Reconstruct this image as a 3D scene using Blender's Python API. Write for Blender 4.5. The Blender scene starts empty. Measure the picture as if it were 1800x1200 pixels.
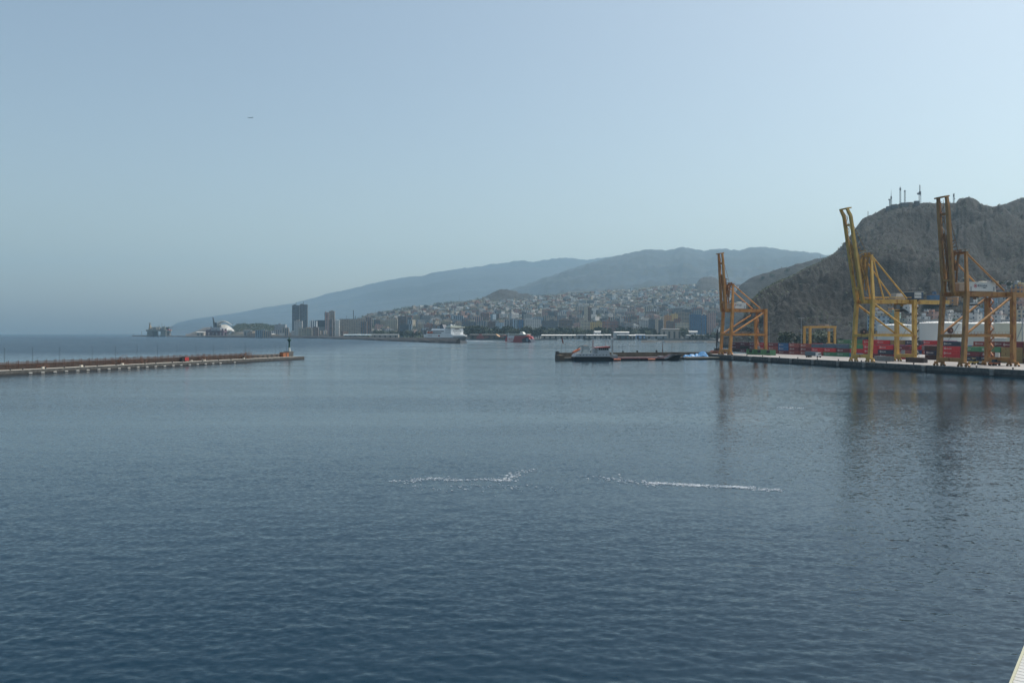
import bpy, math, random
import numpy as np
from mathutils import noise as mn, Vector

random.seed(7)
R = math.radians
scene = bpy.context.scene
COL = scene.collection

# ------------------------------------------------------------ camera, sky, sun, exposure
H = 18.0; F = 1400.0; HY = 586.0          # camera height, focal length in photo pixels, horizon row
cam_d = bpy.data.cameras.new('camera'); cam = bpy.data.objects.new('camera', cam_d); COL.objects.link(cam)
cam.location = (0, 0, H); cam.rotation_euler = (R(90), 0, 0)
cam_d.sensor_width = 36; cam_d.lens = 28; cam_d.shift_y = -14.8/1800
cam_d.clip_start = 0.5; cam_d.clip_end = 120000
scene.camera = cam
SUN_EL, SUN_AZ = 60.0, 72.0               # azimuth measured clockwise from straight ahead (+Y)
w = bpy.data.worlds.new('World'); scene.world = w; w.use_nodes = True
nt = w.node_tree; bg = nt.nodes['Background']
sky = nt.nodes.new('ShaderNodeTexSky'); sky.sky_type = 'NISHITA'; sky.sun_disc = False
sky.sun_elevation = R(SUN_EL); sky.sun_rotation = R(SUN_AZ)
sky.altitude = 0; sky.air_density = 1.0; sky.dust_density = 3.0; sky.ozone_density = 3.0
tint = nt.nodes.new('ShaderNodeMix'); tint.data_type = 'RGBA'; tint.blend_type = 'MULTIPLY'; tint.inputs[0].default_value = 1
tint.inputs[7].default_value = (1.17, 1.055, .85, 1)      # the grey-green cast of a dusty sky
nt.links.new(sky.outputs[0], tint.inputs[6]); nt.links.new(tint.outputs[2], bg.inputs[0]); bg.inputs[1].default_value = 0.10
sd = bpy.data.lights.new('sun', 'SUN'); sun = bpy.data.objects.new('sun', sd); COL.objects.link(sun)
sd.energy = 2.4; sd.angle = R(0.6); sd.color = (1, .96, .90)
sv = Vector((math.sin(R(SUN_AZ))*math.cos(R(SUN_EL)), math.cos(R(SUN_AZ))*math.cos(R(SUN_EL)), math.sin(R(SUN_EL))))
sun.rotation_euler = sv.to_track_quat('Z', 'Y').to_euler(); sun.location = (0, 0, 300)
vs = scene.view_settings; vs.view_transform = 'Standard'; vs.look = 'None'; vs.gamma = 1; vs.exposure = 0.76
try:
    scene.cycles.use_denoising = True
    scene.cycles.volume_bounces = 3
    scene.cycles.max_bounces = 6
except Exception: pass

def P(px, D, z=0.0): return Vector(((px-900)/F*D, D, z))
def zy(y, D): return H + (HY-y)*D/F       # height that shows at photo row y from distance D
def dist(y, z=0.0): return (H-z)*F/(y-HY)

HAZE, HAZE_COL = 6.2e-5, (.55, .82, 1.0, 1)

# ------------------------------------------------------------ materials
MATS = {}
def nodes(name):
    m = bpy.data.materials.new(name); m.use_nodes = True
    return m, m.node_tree, m.node_tree.nodes['Principled BSDF']
def mat(name, c, rough=.6, metal=0, var=.12, scale=.5, rust=None, bump=0):
    if name in MATS: return MATS[name]
    m, t, b = nodes(name); N = t.nodes.new; L = t.links.new
    tc = N('ShaderNodeTexCoord'); n = N('ShaderNodeTexNoise'); n.inputs['Scale'].default_value = scale; n.inputs['Detail'].default_value = 5
    L(tc.outputs['Object'], n.inputs['Vector'])
    cr = N('ShaderNodeValToRGB'); cr.color_ramp.elements[0].position = .3; cr.color_ramp.elements[1].position = .7
    cr.color_ramp.elements[0].color = tuple(x*(1-var) for x in c)+(1,); cr.color_ramp.elements[1].color = tuple(min(1, x*(1+var)) for x in c)+(1,)
    L(n.outputs['Fac'], cr.inputs[0]); out = cr.outputs[0]
    if rust:
        n2 = N('ShaderNodeTexNoise'); n2.inputs['Scale'].default_value = scale*2.3; n2.inputs['Detail'].default_value = 8
        mp = N('ShaderNodeMapping'); mp.inputs['Scale'].default_value = (1, 1, .35); L(tc.outputs['Object'], mp.inputs[0]); L(mp.outputs[0], n2.inputs['Vector'])
        r2 = N('ShaderNodeValToRGB'); r2.color_ramp.elements[0].position = rust[1]; r2.color_ramp.elements[1].position = rust[1]+.12
        mx = N('ShaderNodeMix'); mx.data_type = 'RGBA'; L(n2.outputs['Fac'], r2.inputs[0]); L(r2.outputs[0], mx.inputs[0])
        L(out, mx.inputs[6]); mx.inputs[7].default_value = rust[0]+(1,); out = mx.outputs[2]
    L(out, b.inputs['Base Color'])
    if bump:
        bp = N('ShaderNodeBump'); bp.inputs['Strength'].default_value = bump; L(n.outputs['Fac'], bp.inputs['Height']); L(bp.outputs[0], b.inputs['Normal'])
    b.inputs['Roughness'].default_value = rough; b.inputs['Metallic'].default_value = metal
    MATS[name] = m; return m

def facade(name, bay, wfrac, hfrac, fl=3.0, win=(.035, .05, .065), vert=False):
    """wall paint from the object's colour, windows as a pattern of panes; flat roofs stay plain"""
    if name in MATS: return MATS[name]
    m, t, b = nodes(name); N = t.nodes.new; L = t.links.new
    tc = N('ShaderNodeTexCoord'); sp = N('ShaderNodeSeparateXYZ'); L(tc.outputs['Object'], sp.inputs[0])
    sn = N('ShaderNodeSeparateXYZ'); L(tc.outputs['Normal'], sn.inputs[0])
    def M(op, a, bb=None):
        q = N('ShaderNodeMath'); q.operation = op
        for i, v in enumerate((a, bb)):
            if v is None: continue
            if isinstance(v, (int, float)): q.inputs[i].default_value = v
            else: L(v, q.inputs[i])
        return q.outputs[0]
    ax = M('ABSOLUTE', sn.outputs[0]); ay = M('ABSOLUTE', sn.outputs[1]); az = M('ABSOLUTE', sn.outputs[2])
    fx = M('GREATER_THAN', ax, ay); inv = M('SUBTRACT', 1.0, fx)
    u = M('ADD', M('MULTIPLY', sp.outputs[1], fx), M('MULTIPLY', sp.outputs[0], inv))
    oi = N('ShaderNodeObjectInfo')
    du = M('DIVIDE', M('ADD', u, 500.0), bay); dz = M('DIVIDE', M('ADD', sp.outputs[2], 30.0), fl)
    wu = M('GREATER_THAN', M('FRACT', du), 1-wfrac)
    wz = M('GREATER_THAN', M('FRACT', dz), 1-hfrac)
    side = M('LESS_THAN', az, .5)
    mask = M('MULTIPLY', wu if vert else M('MULTIPLY', wu, wz), side)
    wn = N('ShaderNodeTexWhiteNoise'); cb = N('ShaderNodeCombineXYZ'); L(M('FLOOR', du), cb.inputs[0]); L(M('FLOOR', dz), cb.inputs[1]); L(oi.outputs['Random'], cb.inputs[2]); L(cb.outputs[0], wn.inputs[0])
    wc = N('ShaderNodeMix'); wc.data_type = 'RGBA'; L(wn.outputs[0], wc.inputs[0]); wc.inputs[6].default_value = win+(1,); wc.inputs[7].default_value = tuple(x*3.2 for x in win)+(1,)
    no = N('ShaderNodeTexNoise'); no.inputs['Scale'].default_value = .15; L(tc.outputs['Object'], no.inputs['Vector'])
    wall = N('ShaderNodeMix'); wall.data_type = 'RGBA'; wall.blend_type = 'MULTIPLY'; wall.inputs[0].default_value = .3; L(oi.outputs['Color'], wall.inputs[6]); L(no.outputs['Fac'], wall.inputs[7])
    mx = N('ShaderNodeMix'); mx.data_type = 'RGBA'; L(mask, mx.inputs[0]); L(wall.outputs[2], mx.inputs[6]); L(wc.outputs[2], mx.inputs[7])
    L(mx.outputs[2], b.inputs['Base Color']); b.inputs['Roughness'].default_value = .7
    MATS[name] = m; return m

# ------------------------------------------------------------ mesh helper
class MB:
    def __init__(s): s.v = []; s.f = []; s.mi = []
    def face(s, pts, mi=0):
        o = len(s.v); s.v += [tuple(p) for p in pts]; s.f.append(tuple(range(o, o+len(pts)))); s.mi.append(mi)
    def box(s, x0, x1, y0, y1, z0, z1, mi=0, top=None):
        if top is None: a = [(x0, y0), (x1, y0), (x1, y1), (x0, y1)]; b = a
        else:
            a = [(x0, y0), (x1, y0), (x1, y1), (x0, y1)]; tx0, tx1, ty0, ty1 = top; b = [(tx0, ty0), (tx1, ty0), (tx1, ty1), (tx0, ty1)]
        s.prism([(p[0], p[1], z0) for p in a], [(p[0], p[1], z1) for p in b], mi); return s
    def prism(s, a, b, mi=0):
        n = len(a); o = len(s.v); s.v += [tuple(p) for p in a]+[tuple(p) for p in b]
        s.f.append(tuple(o+i for i in reversed(range(n)))); s.f.append(tuple(o+n+i for i in range(n))); s.mi += [mi, mi]
        for i in range(n):
            j = (i+1) % n; s.f.append((o+i, o+j, o+n+j, o+n+i)); s.mi.append(mi)
        return s
    def beam(s, p, q, w, h=None, mi=0, w2=None, h2=None, up=(0, 0, 1)):
        h = h or w; w2 = w2 or w; h2 = h2 or h; p = Vector(p); q = Vector(q); d = (q-p).normalized(); upv = Vector(up)
        if abs(d.dot(upv)) > .98: upv = Vector((0, 1, 0)) if abs(d.y) < .9 else Vector((1, 0, 0))
        sx = d.cross(upv).normalized(); sz = sx.cross(d).normalized()
        a = [p+sx*(i*w/2)+sz*(j*h/2) for i, j in ((-1, -1), (1, -1), (1, 1), (-1, 1))]
        b = [q+sx*(i*w2/2)+sz*(j*h2/2) for i, j in ((-1, -1), (1, -1), (1, 1), (-1, 1))]
        s.prism(a, b, mi); return s
    def cyl(s, p, q, r, r2=None, n=10, mi=0):
        r2 = r if r2 is None else r2; p = Vector(p); q = Vector(q); d = (q-p).normalized()
        sx = d.orthogonal().normalized(); sy = d.cross(sx)
        a = [p+(sx*math.cos(t)+sy*math.sin(t))*r for t in [2*math.pi*i/n for i in range(n)]]
        b = [q+(sx*math.cos(t)+sy*math.sin(t))*max(r2, .001) for t in [2*math.pi*i/n for i in range(n)]]
        s.prism(a, b, mi); return s
    def lathe(s, prof, n=24, c=(0, 0), mi=0):
        rings = [[(c[0]+r*math.cos(2*math.pi*i/n), c[1]+r*math.sin(2*math.pi*i/n), z) for i in range(n)] for r, z in prof]
        return s.loft(rings, True, mi)
    def loft(s, rings, caps=True, mi=0, closed=True):
        o = len(s.v); n = len(rings[0])
        for r in rings: s.v += [tuple(p) for p in r]
        for k in range(len(rings)-1):
            for i in range(n if closed else n-1):
                j = (i+1) % n; s.f.append((o+k*n+i, o+k*n+j, o+(k+1)*n+j, o+(k+1)*n+i)); s.mi.append(mi)
        if caps:
            s.f.append(tuple(o+i for i in reversed(range(n)))); s.f.append(tuple(o+(len(rings)-1)*n+i for i in range(n))); s.mi += [mi, mi]
        return s
    def ball(s, c, r, n=8, mi=0, sz=1):
        prof = [(r*math.sin(math.pi*k/n)+.001, c[2]+sz*-r*math.cos(math.pi*k/n)) for k in range(n+1)]
        return s.lathe(prof, n*2, (c[0], c[1]), mi)
    def build(s, name, m, parent=None, smooth=False):
        me = bpy.data.meshes.new(name); me.from_pydata(s.v, [], s.f)
        ms = m if isinstance(m, (list, tuple)) else [m]
        for q in ms: me.materials.append(q)
        me.polygons.foreach_set('material_index', s.mi)
        if smooth: me.polygons.foreach_set('use_smooth', [True]*len(s.f))
        o = bpy.data.objects.new(name, me); COL.objects.link(o)
        if parent: o.parent = parent
        return o
def grid_mesh(name, V, nr, nc, m, smooth=True, parent=None):
    me = bpy.data.meshes.new(name); me.vertices.add(nr*nc); me.vertices.foreach_set('co', np.asarray(V, dtype=np.float32).ravel())
    i = np.arange(nr-1)[:, None]*nc+np.arange(nc-1)[None, :]
    q = np.stack([i, i+1, i+nc+1, i+nc], -1).reshape(-1, 4).astype(np.int32); k = len(q)
    me.loops.add(k*4); me.loops.foreach_set('vertex_index', q.ravel()); me.polygons.add(k)
    me.polygons.foreach_set('loop_start', np.arange(k, dtype=np.int32)*4)
    me.polygons.foreach_set('use_smooth', np.full(k, smooth)); me.materials.append(m); me.update(calc_edges=True); me.validate()
    o = bpy.data.objects.new(name, me); COL.objects.link(o)
    if parent: o.parent = parent
    return o
# ------------------------------------------------------------ naming
TAGGED = []
def tag(o, label, cat, group=None, kind=None, px=None):
    o['label'] = label; o['category'] = cat
    if group: o['group'] = group
    if kind: o['kind'] = kind
    TAGGED.append(o); return o
def empty(name, loc, rz=0):
    o = bpy.data.objects.new(name, None); COL.objects.link(o); o.location = loc; o.rotation_euler = (0, 0, rz); return o
def structure(o): o['kind'] = 'structure'; return o
KIDS = {}
def copy_tree(o, loc, rz=None):
    c = o.copy(); COL.objects.link(c); c.location = loc
    if rz is not None: c.rotation_euler = (0, 0, rz)
    for ch in [k for k in KIDS.setdefault(o.name, list(o.children))]:
        d = ch.copy(); COL.objects.link(d); d.parent = c
        for g in [k for k in KIDS.setdefault(ch.name, list(ch.children))]:
            e = g.copy(); COL.objects.link(e); e.parent = d
    return c
def text_mesh(name, s, size, m, parent, loc, rot, depth=.03):
    cu = bpy.data.curves.new(name, 'FONT'); cu.body = s; cu.size = size; cu.extrude = depth; cu.offset = size*.012
    to = bpy.data.objects.new(name, cu); COL.objects.link(to)
    me = bpy.data.meshes.new_from_object(to.evaluated_get(bpy.context.evaluated_depsgraph_get())) if False else None
    bpy.context.view_layer.update(); dg = bpy.context.evaluated_depsgraph_get()
    me = bpy.data.meshes.new_from_object(to.evaluated_get(dg)); bpy.data.objects.remove(to)
    me.materials.clear(); me.materials.append(m); me.name = name
    o = bpy.data.objects.new(name, me); COL.objects.link(o); o.parent = parent; o.location = loc; o.rotation_euler = rot
    return o
def lerp_pts(pts, x):
    if x <= pts[0][0]: return pts[0][1]
    for (a, b), (c, d) in zip(pts, pts[1:]):
        if x <= c: return b+(d-b)*(x-a)/(c-a)
    return pts[-1][1]
def fbm(x, y, s, octv=5, seed=0.0): return mn.fractal(Vector((x/s, y/s, seed)), 1.0, 2.0, octv)
def ridged(x, y, s, octv=6, seed=0.0): return mn.ridged_multi_fractal(Vector((x/s, y/s, seed)), .9, 2.1, octv, 1.0, 2.0)

# ------------------------------------------------------------ water
SLOPE = .60
def water():
    m, t, b = nodes('sea_water'); N = t.nodes.new; L = t.links.new
    b.inputs['Base Color'].default_value = (.002, .018, .034, 1); b.inputs['Roughness'].default_value = .07; b.inputs['IOR'].default_value = 1.31
    tc = N('ShaderNodeTexCoord')
    def noi(sc, det, sx=1, sy=1, rot=0):
        mp = N('ShaderNodeMapping'); mp.inputs['Scale'].default_value = (sx, sy, 1); mp.inputs['Rotation'].default_value = (0, 0, rot)
        n = N('ShaderNodeTexNoise'); n.inputs['Scale'].default_value = sc; n.inputs['Detail'].default_value = det
        L(tc.outputs['Object'], mp.inputs[0]); L(mp.outputs[0], n.inputs['Vector']); return n.outputs['Fac']
    # ripples too small for the wave sheet: slopes taken straight from noise, so far water stays as rough as near water
    def slope(sc, det, amp, sx, sy, rot, off):
        mp = N('ShaderNodeMapping'); mp.inputs['Scale'].default_value = (sx, sy, 1); mp.inputs['Rotation'].default_value = (0, 0, rot); mp.inputs['Location'].default_value = (off, off, 0)
        n = N('ShaderNodeTexNoise'); n.inputs['Scale'].default_value = sc; n.inputs['Detail'].default_value = det
        L(tc.outputs['Object'], mp.inputs[0]); L(mp.outputs[0], n.inputs['Vector'])
        v = N('ShaderNodeVectorMath'); v.operation = 'SUBTRACT'; L(n.outputs['Color'], v.inputs[0]); v.inputs[1].default_value = (.5, .5, .5)
        u = N('ShaderNodeVectorMath'); u.operation = 'MULTIPLY'; L(v.outputs[0], u.inputs[0]); u.inputs[1].default_value = (amp*.7, amp, 0); return u.outputs[0]
    patch = noi(.009, 5, .35, 1.5, .2)
    cr = N('ShaderNodeMapRange'); cr.inputs[1].default_value = .36; cr.inputs[2].default_value = .64; cr.inputs[3].default_value = .35; cr.inputs[4].default_value = 1.4; L(patch, cr.inputs[0])
    a1 = N('ShaderNodeVectorMath'); a1.operation = 'ADD'; L(slope(4.2, 6, SLOPE, .50, 1.1, .12, 0), a1.inputs[0]); L(slope(.8, 3, SLOPE*.26, .4, 1.2, -.2, 40), a1.inputs[1])
    a2 = N('ShaderNodeVectorMath'); a2.operation = 'SCALE'; L(a1.outputs[0], a2.inputs[0]); 
    # open sea outside the breakwaters is rougher than the sheltered basin
    dp = N('ShaderNodeVectorMath'); dp.operation = 'DOT_PRODUCT'; L(tc.outputs['Object'], dp.inputs[0]); dp.inputs[1].default_value = (-.996, .09, 0)
    rg = N('ShaderNodeMapRange'); rg.inputs[1].default_value = 175; rg.inputs[2].default_value = 420; rg.inputs[3].default_value = 0; rg.inputs[4].default_value = 1; L(dp.outputs['Value'], rg.inputs[0])
    sy_ = N('ShaderNodeSeparateXYZ'); L(tc.outputs['Object'], sy_.inputs[0])
    rf = N('ShaderNodeMapRange'); rf.inputs[1].default_value = 480; rf.inputs[2].default_value = 760; rf.inputs[3].default_value = 0; rf.inputs[4].default_value = 1; L(sy_.outputs[1], rf.inputs[0])
    mm_ = N('ShaderNodeMath'); mm_.operation = 'MULTIPLY'; L(rg.outputs[0], mm_.inputs[0]); L(rf.outputs[0], mm_.inputs[1])
    mr = N('ShaderNodeMath'); mr.operation = 'MULTIPLY_ADD'; L(mm_.outputs[0], mr.inputs[0]); mr.inputs[1].default_value = 1.6; L(cr.outputs[0], mr.inputs[2]); L(mr.outputs[0], a2.inputs['Scale'])
    # normals leaned toward the viewpoint to darken the sea's sheen, most of all outside
    lean = N('ShaderNodeMath'); lean.operation = 'MULTIPLY_ADD'; L(mm_.outputs[0], lean.inputs[0]); lean.inputs[1].default_value = -.20; pl = N('ShaderNodeMath'); pl.operation = 'MULTIPLY'; L(cr.outputs[0], pl.inputs[0]); pl.inputs[1].default_value = -.028; L(pl.outputs[0], lean.inputs[2])
    lv_ = N('ShaderNodeCombineXYZ'); L(lean.outputs[0], lv_.inputs[1])
    ge = N('ShaderNodeNewGeometry'); a3 = N('ShaderNodeVectorMath'); a3.operation = 'ADD'; L(ge.outputs['Normal'], a3.inputs[0]); L(a2.outputs[0], a3.inputs[1])
    a5 = N('ShaderNodeVectorMath'); a5.operation = 'ADD'; L(a3.outputs[0], a5.inputs[0]); L(lv_.outputs[0], a5.inputs[1])
    a4 = N('ShaderNodeVectorMath'); a4.operation = 'NORMALIZE'; L(a5.outputs[0], a4.inputs[0]); L(a4.outputs[0], b.inputs['Normal'])
    # rows by depression below the horizon so that the waves are fine near the ship and coarse far off
    d = np.concatenate([np.linspace(2400, 680, 60), np.arange(676, 60, -1.7), np.arange(60, 30, -1.5), np.geomspace(30, 1.68, 64)])
    px = np.concatenate([np.array([-60000, -20000, -8000, -4000, -2000, -1000, -500]), np.arange(-200, 2001, 2.9), np.array([2300, 2900, 4000, 6000, 10000, 22000, 62000])])
    D = H*F/d; dD = np.abs(np.gradient(D)); Y = np.repeat(D[:, None], len(px), 1); X = np.clip((px[None, :]-900)/F*D[:, None], -16000, 16000)
    Z = np.zeros_like(X); rng = np.random.default_rng(3)
    inside = (np.abs(px-900) < 1150)[None, :]
    for k in range(90):
        lam = .55*(1.052**k) if k < 70 else 1.0*(1.1**(k-70)); th = rng.normal(-.1, .6)+math.pi/2
        kx, ky = math.cos(th)*2*math.pi/lam, math.sin(th)*2*math.pi/lam
        a = .0027*lam**.7 * (1.0 if lam < 1.4 else (1.4/lam)**1.15)
        dcol = 2.9/F*D
        att = np.exp(-((ky*dD)**2+(kx*dcol)**2)*.45)
        Z += a*att[:, None]*np.sin(kx*X+ky*Y+rng.uniform(0, 6.28))
    Z *= inside
    z = np.where(np.abs(px)[None, :] > 0, Z, 0)
    V = np.stack([X, Y, z], -1)
    o = structure(grid_mesh('water', V, len(d), len(px), m))
    # sea all round the ship, behind the viewpoint as well, a touch lower than the wave sheet
    mb = MB(); mb.face([(-16000, -15000, -.4), (16000, -15000, -.4), (16000, 14, -.4), (-16000, 14, -.4)]); structure(mb.build('sea', m))
water()

def haze():
    m = bpy.data.materials.new('haze'); m.use_nodes = True; t = m.node_tree; t.nodes.remove(t.nodes['Principled BSDF'])
    v = t.nodes.new('ShaderNodeVolumePrincipled'); v.inputs['Density'].default_value = HAZE; v.inputs['Color'].default_value = HAZE_COL
    v.inputs['Anisotropy'].default_value = .5
    t.links.new(v.outputs[0], t.nodes['Material Output'].inputs['Volume'])
    mb = MB(); mb.box(-19000, 19000, -17000, 17500, -4, 1600); o = mb.build('haze', m); o['kind'] = 'stuff'
haze()

# ------------------------------------------------------------ land and hills
m_conc = mat('concrete_pale', (.25, .24, .23), .85, var=.18, scale=.12)
m_wall = mat('concrete_stained', (.09, .09, .085), .9, var=.45, scale=.6)
m_dark = mat('weathered_dark', (.035, .036, .036), .8, var=.4, scale=.8)
m_asph = mat('asphalt', (.12, .12, .115), .9, var=.25, scale=.05)
def terrain_mat(name, dark, mid, pale, s, pale_at=.62, bump=.6):
    m, t, b = nodes(name); N = t.nodes.new; L = t.links.new
    tc = N('ShaderNodeTexCoord'); n = N('ShaderNodeTexNoise'); n.inputs['Scale'].default_value = s; n.inputs['Detail'].default_value = 12; n.inputs['Roughness'].default_value = .68
    L(tc.outputs['Object'], n.inputs['Vector'])
    cr = N('ShaderNodeValToRGB'); e = cr.color_ramp.elements; e[0].position = .38; e[0].color = dark+(1,); e[1].position = .52; e[1].color = mid+(1,)
    x = e.new(pale_at); x.color = pale+(1,)
    L(n.outputs['Fac'], cr.inputs[0])
    v = N('ShaderNodeTexNoise'); v.inputs['Scale'].default_value = s*14; v.inputs['Detail'].default_value = 4; L(tc.outputs['Object'], v.inputs['Vector'])
    r2 = N('ShaderNodeValToRGB'); r2.color_ramp.elements[0].position = .5; r2.color_ramp.elements[1].position = .6; L(v.outputs['Fac'], r2.inputs[0])
    mx = N('ShaderNodeMix'); mx.data_type = 'RGBA'; L(r2.outputs[0], mx.inputs[0]); L(cr.outputs[0], mx.inputs[6]); mx.inputs[7].default_value = (.012, .015, .012, 1)
    w_ = N('ShaderNodeTexNoise'); w_.inputs['Scale'].default_value = s*.28; w_.inputs['Detail'].default_value = 5; w_.inputs['Distortion'].default_value = 1.2; L(tc.outputs['Object'], w_.inputs['Vector'])
    r3 = N('ShaderNodeMapRange'); r3.inputs[1].default_value = .38; r3.inputs[2].default_value = .62; r3.inputs[3].default_value = .45; r3.inputs[4].default_value = 1.7; L(w_.outputs['Fac'], r3.inputs[0])
    vm = N('ShaderNodeVectorMath'); vm.operation = 'SCALE'; L(mx.outputs[2], vm.inputs[0]); L(r3.outputs[0], vm.inputs['Scale'])
    L(vm.outputs[0], b.inputs['Base Color']); b.inputs['Roughness'].default_value = .95
    bp = N('ShaderNodeBump'); bp.inputs['Strength'].default_value = bump; bp.inputs['Distance'].default_value = .25/s; L(n.outputs['Fac'], bp.inputs['Height']); L(bp.outputs[0], b.inputs['Normal'])
    return m
class Hill:
    """a hill with real depth: foot line, ridge line and a back slope"""
    def __init__(s, sky, Df, Dr, zf=2.5, p=1.0, amp=0, ns=300, seed=0., ramp=0.0, rs=None, rug=1.0, diag=0):
        s.sky, s.Df, s.Dr, s.zf, s.p, s.amp, s.ns, s.seed, s.ramp, s.rs, s.diag = sky, Df, Dr, zf, p, amp, ns, seed, ramp, rs or ns, diag
    def df(s, px): return lerp_pts(s.Df, px) if isinstance(s.Df, list) else s.Df
    def dr(s, px): return lerp_pts(s.Dr, px) if isinstance(s.Dr, list) else s.Dr
    def z(s, px, D):
        a, b = s.df(px), s.dr(px); f = (D-a)/(b-a); zr = max(zy(lerp_pts(s.sky, px), b), s.zf)
        X = (px-900)/F*D
        if f <= 1:
            f = max(f, 0); base = s.zf+(zr-s.zf)*f**s.p
            env = min(1, 4*f)*min(1, (1-f)*3.5)
        else:
            base = zr-(f-1)*(zr-s.zf)*.8; env = min(1, (f-1)*3)
        xx = X*math.cos(s.diag)+D*math.sin(s.diag); yy = -X*math.sin(s.diag)+D*math.cos(s.diag)
        n = (ridged(xx*.38+40*fbm(X, D, 300, 2, 1.7), yy+30*fbm(X, D, 220, 3, 5.1), s.ns, 6, s.seed)-1.1)*s.amp*env
        n += fbm(X, D, s.rs*.12, 4, s.seed+9)*s.ramp*min(1, 6*max(f, 0)) if s.ramp else 0
        sc = min(1, max(0.0, (zr-s.zf)/80.0)) if zr-s.zf < 80 else 1
        z = base+n*sc
        return min(z, H+(zr-H)*D/b-(1-f)*4+2.0*n/max(1, s.amp)) if f <= 1 and zr > H else z      # no knoll hides the crest
    def build(s, name, m, px0, px1, nc, nr, back=.8):
        V = []
        for k in range(nr):
            f = -.02+(1+back+.02)*k/(nr-1)
            for i in range(nc):
                px = px0+(px1-px0)*i/(nc-1); a, b = s.df(px), s.dr(px); D = a+(b-a)*f
                z = s.z(px, D) if f >= 0 else s.zf-3
                V.append(((px-900)/F*D, D, z))
        return structure(grid_mesh(name, V, nr, nc, m))

t_far = terrain_mat('far_mountain_hazed_ground', (.003, .010, .022), (.008, .016, .028), (.02, .028, .038), .0009, .7, .3)  # blue of the distance haze is put into these ground tones
t_city = terrain_mat('city_hill_ground', (.035, .036, .03), (.07, .065, .055), (.12, .11, .095), .006, .66, .3)
t_near = terrain_mat('dry_rocky_ground', (.001, .0015, .002), (.003, .0037, .005), (.022, .020, .019), .030, .70, 1.0)
S_A0 = [(600, 560), (700, 500), (800, 472), (850, 466), (900, 459), (917, 457), (940, 459), (975, 453), (1000, 452), (1030, 456), (1085, 449), (1130, 452), (1300, 470), (1500, 500), (1700, 540)]
S_A = [(285, 585), (311, 568), (341, 561), (371, 557), (419, 550), (467, 540.5), (514, 534), (542, 526.5), (560, 522), (573, 517), (614, 509), (648, 500), (700, 489.6), (720, 486.5), (743, 486), (759, 480), (800, 474), (840, 473), (900, 470), (960, 471), (1040, 468), (1085, 464), (1200, 490), (1400, 560)]
S_B = [(700, 575), (800, 545), (880, 516), (940, 494), (980, 481), (1020, 467), (1060, 456), (1080, 450.5), (1110, 444), (1140, 438), (1170, 440), (1200, 434.5), (1220, 437), (1237, 441), (1258, 437), (1280, 437.5), (1300, 439), (1318, 435), (1342, 433.5), (1360, 436.6), (1384, 439.6), (1412, 442), (1440, 445.4), (1480, 452), (1560, 470), (1750, 480)]
S_CITY = [(560, 586), (600, 580), (630, 566), (636, 558), (645, 553), (700, 543), (760, 536), (790, 532), (820, 530), (845, 525), (930, 520), (960, 520), (985, 517), (1000, 514), (1040, 512), (1080, 510), (1120, 507), (1160, 503), (1200, 500), (1224, 500), (1290, 502), (1320, 502), (1400, 505), (1550, 510), (1800, 520)]
S_M = [(1225, 590), (1262, 575), (1285, 525), (1302, 501), (1318, 489), (1334, 483), (1356, 476), (1370, 472), (1384.5, 469), (1400, 463), (1416, 460), (1432, 455), (1440, 454), (1465, 447), (1520, 430), (1600, 410), (1800, 400)]
S_N = [(1270, 586), (1290, 577), (1308, 556), (1318, 536), (1325, 526), (1342, 511), (1369, 496), (1395, 486), (1412, 476), (1440, 463), (1464, 448), (1480, 433), (1505, 400), (1517, 384), (1539, 375), (1557, 365), (1576, 359), (1597, 356), (1627, 357), (1643, 358), (1681, 357.5), (1685, 350), (1703, 347.5), (1714, 350), (1724, 358), (1729, 361), (1747, 364), (1768, 359), (1786, 352), (1800, 348), (1860, 338), (1950, 345), (2100, 330), (2300, 340)]
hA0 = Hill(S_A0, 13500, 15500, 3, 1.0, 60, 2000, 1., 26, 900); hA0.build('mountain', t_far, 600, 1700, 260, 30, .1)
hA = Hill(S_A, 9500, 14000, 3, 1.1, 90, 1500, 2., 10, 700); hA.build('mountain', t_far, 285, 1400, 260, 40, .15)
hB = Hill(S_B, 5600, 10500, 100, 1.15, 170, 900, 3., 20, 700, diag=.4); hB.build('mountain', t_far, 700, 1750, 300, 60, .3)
hC = Hill(S_CITY, [(560, 3000), (800, 2550), (1000, 2480), (1800, 2450)], [(560, 4100), (850, 4600), (1000, 5200), (1250, 4700), (1800, 5000)], 3, 1.0, 14, 500, 4., 3, 300)
hC.build('city_hill', t_city, 560, 1800, 340, 70, .5)
t_cone = terrain_mat('dark_cone_ground', (.006, .006, .007), (.016, .015, .015), (.03, .028, .025), .012, .68, .6)
S_K = [(842, 527), (850, 523), (857, 519), (866, 514), (878, 509), (890, 508), (900, 511), (908, 512), (915, 516), (928, 516), (936, 521), (940, 526)]
hK = Hill(S_K, 4150, 4500, 150, 1.0, 6, 200, 12., 3, 150); hK.build('cone_hill', t_cone, 842, 940, 80, 24, .6)
S_L = [(1222, 503), (1227, 495), (1231, 490), (1238, 487.5), (1250, 487), (1258, 488.5), (1264, 495), (1272, 503)]
hL = Hill(S_L, 4150, 4500, 190, .8, 6, 200, 13., 3, 150); hL.build('knoll', t_cone, 1222, 1272, 60, 20, .6)
hM = Hill(S_M, 2300, [(1225, 2650), (1440, 2750), (1800, 2900)], 3, .95, 55, 380, 5., 4, 300, diag=.7); hM.build('hill', t_near, 1262, 1900, 220, 60, .5)
hN = Hill(S_N, [(1270, 1020), (1340, 930), (1500, 840), (1540, 800), (1700, 780), (2300, 700)], [(1270, 1100), (1340, 1250), (1500, 1500), (1800, 1650), (2300, 1700)], 3, .98, 62, 190, 6., 5, 60, diag=.85)
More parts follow.
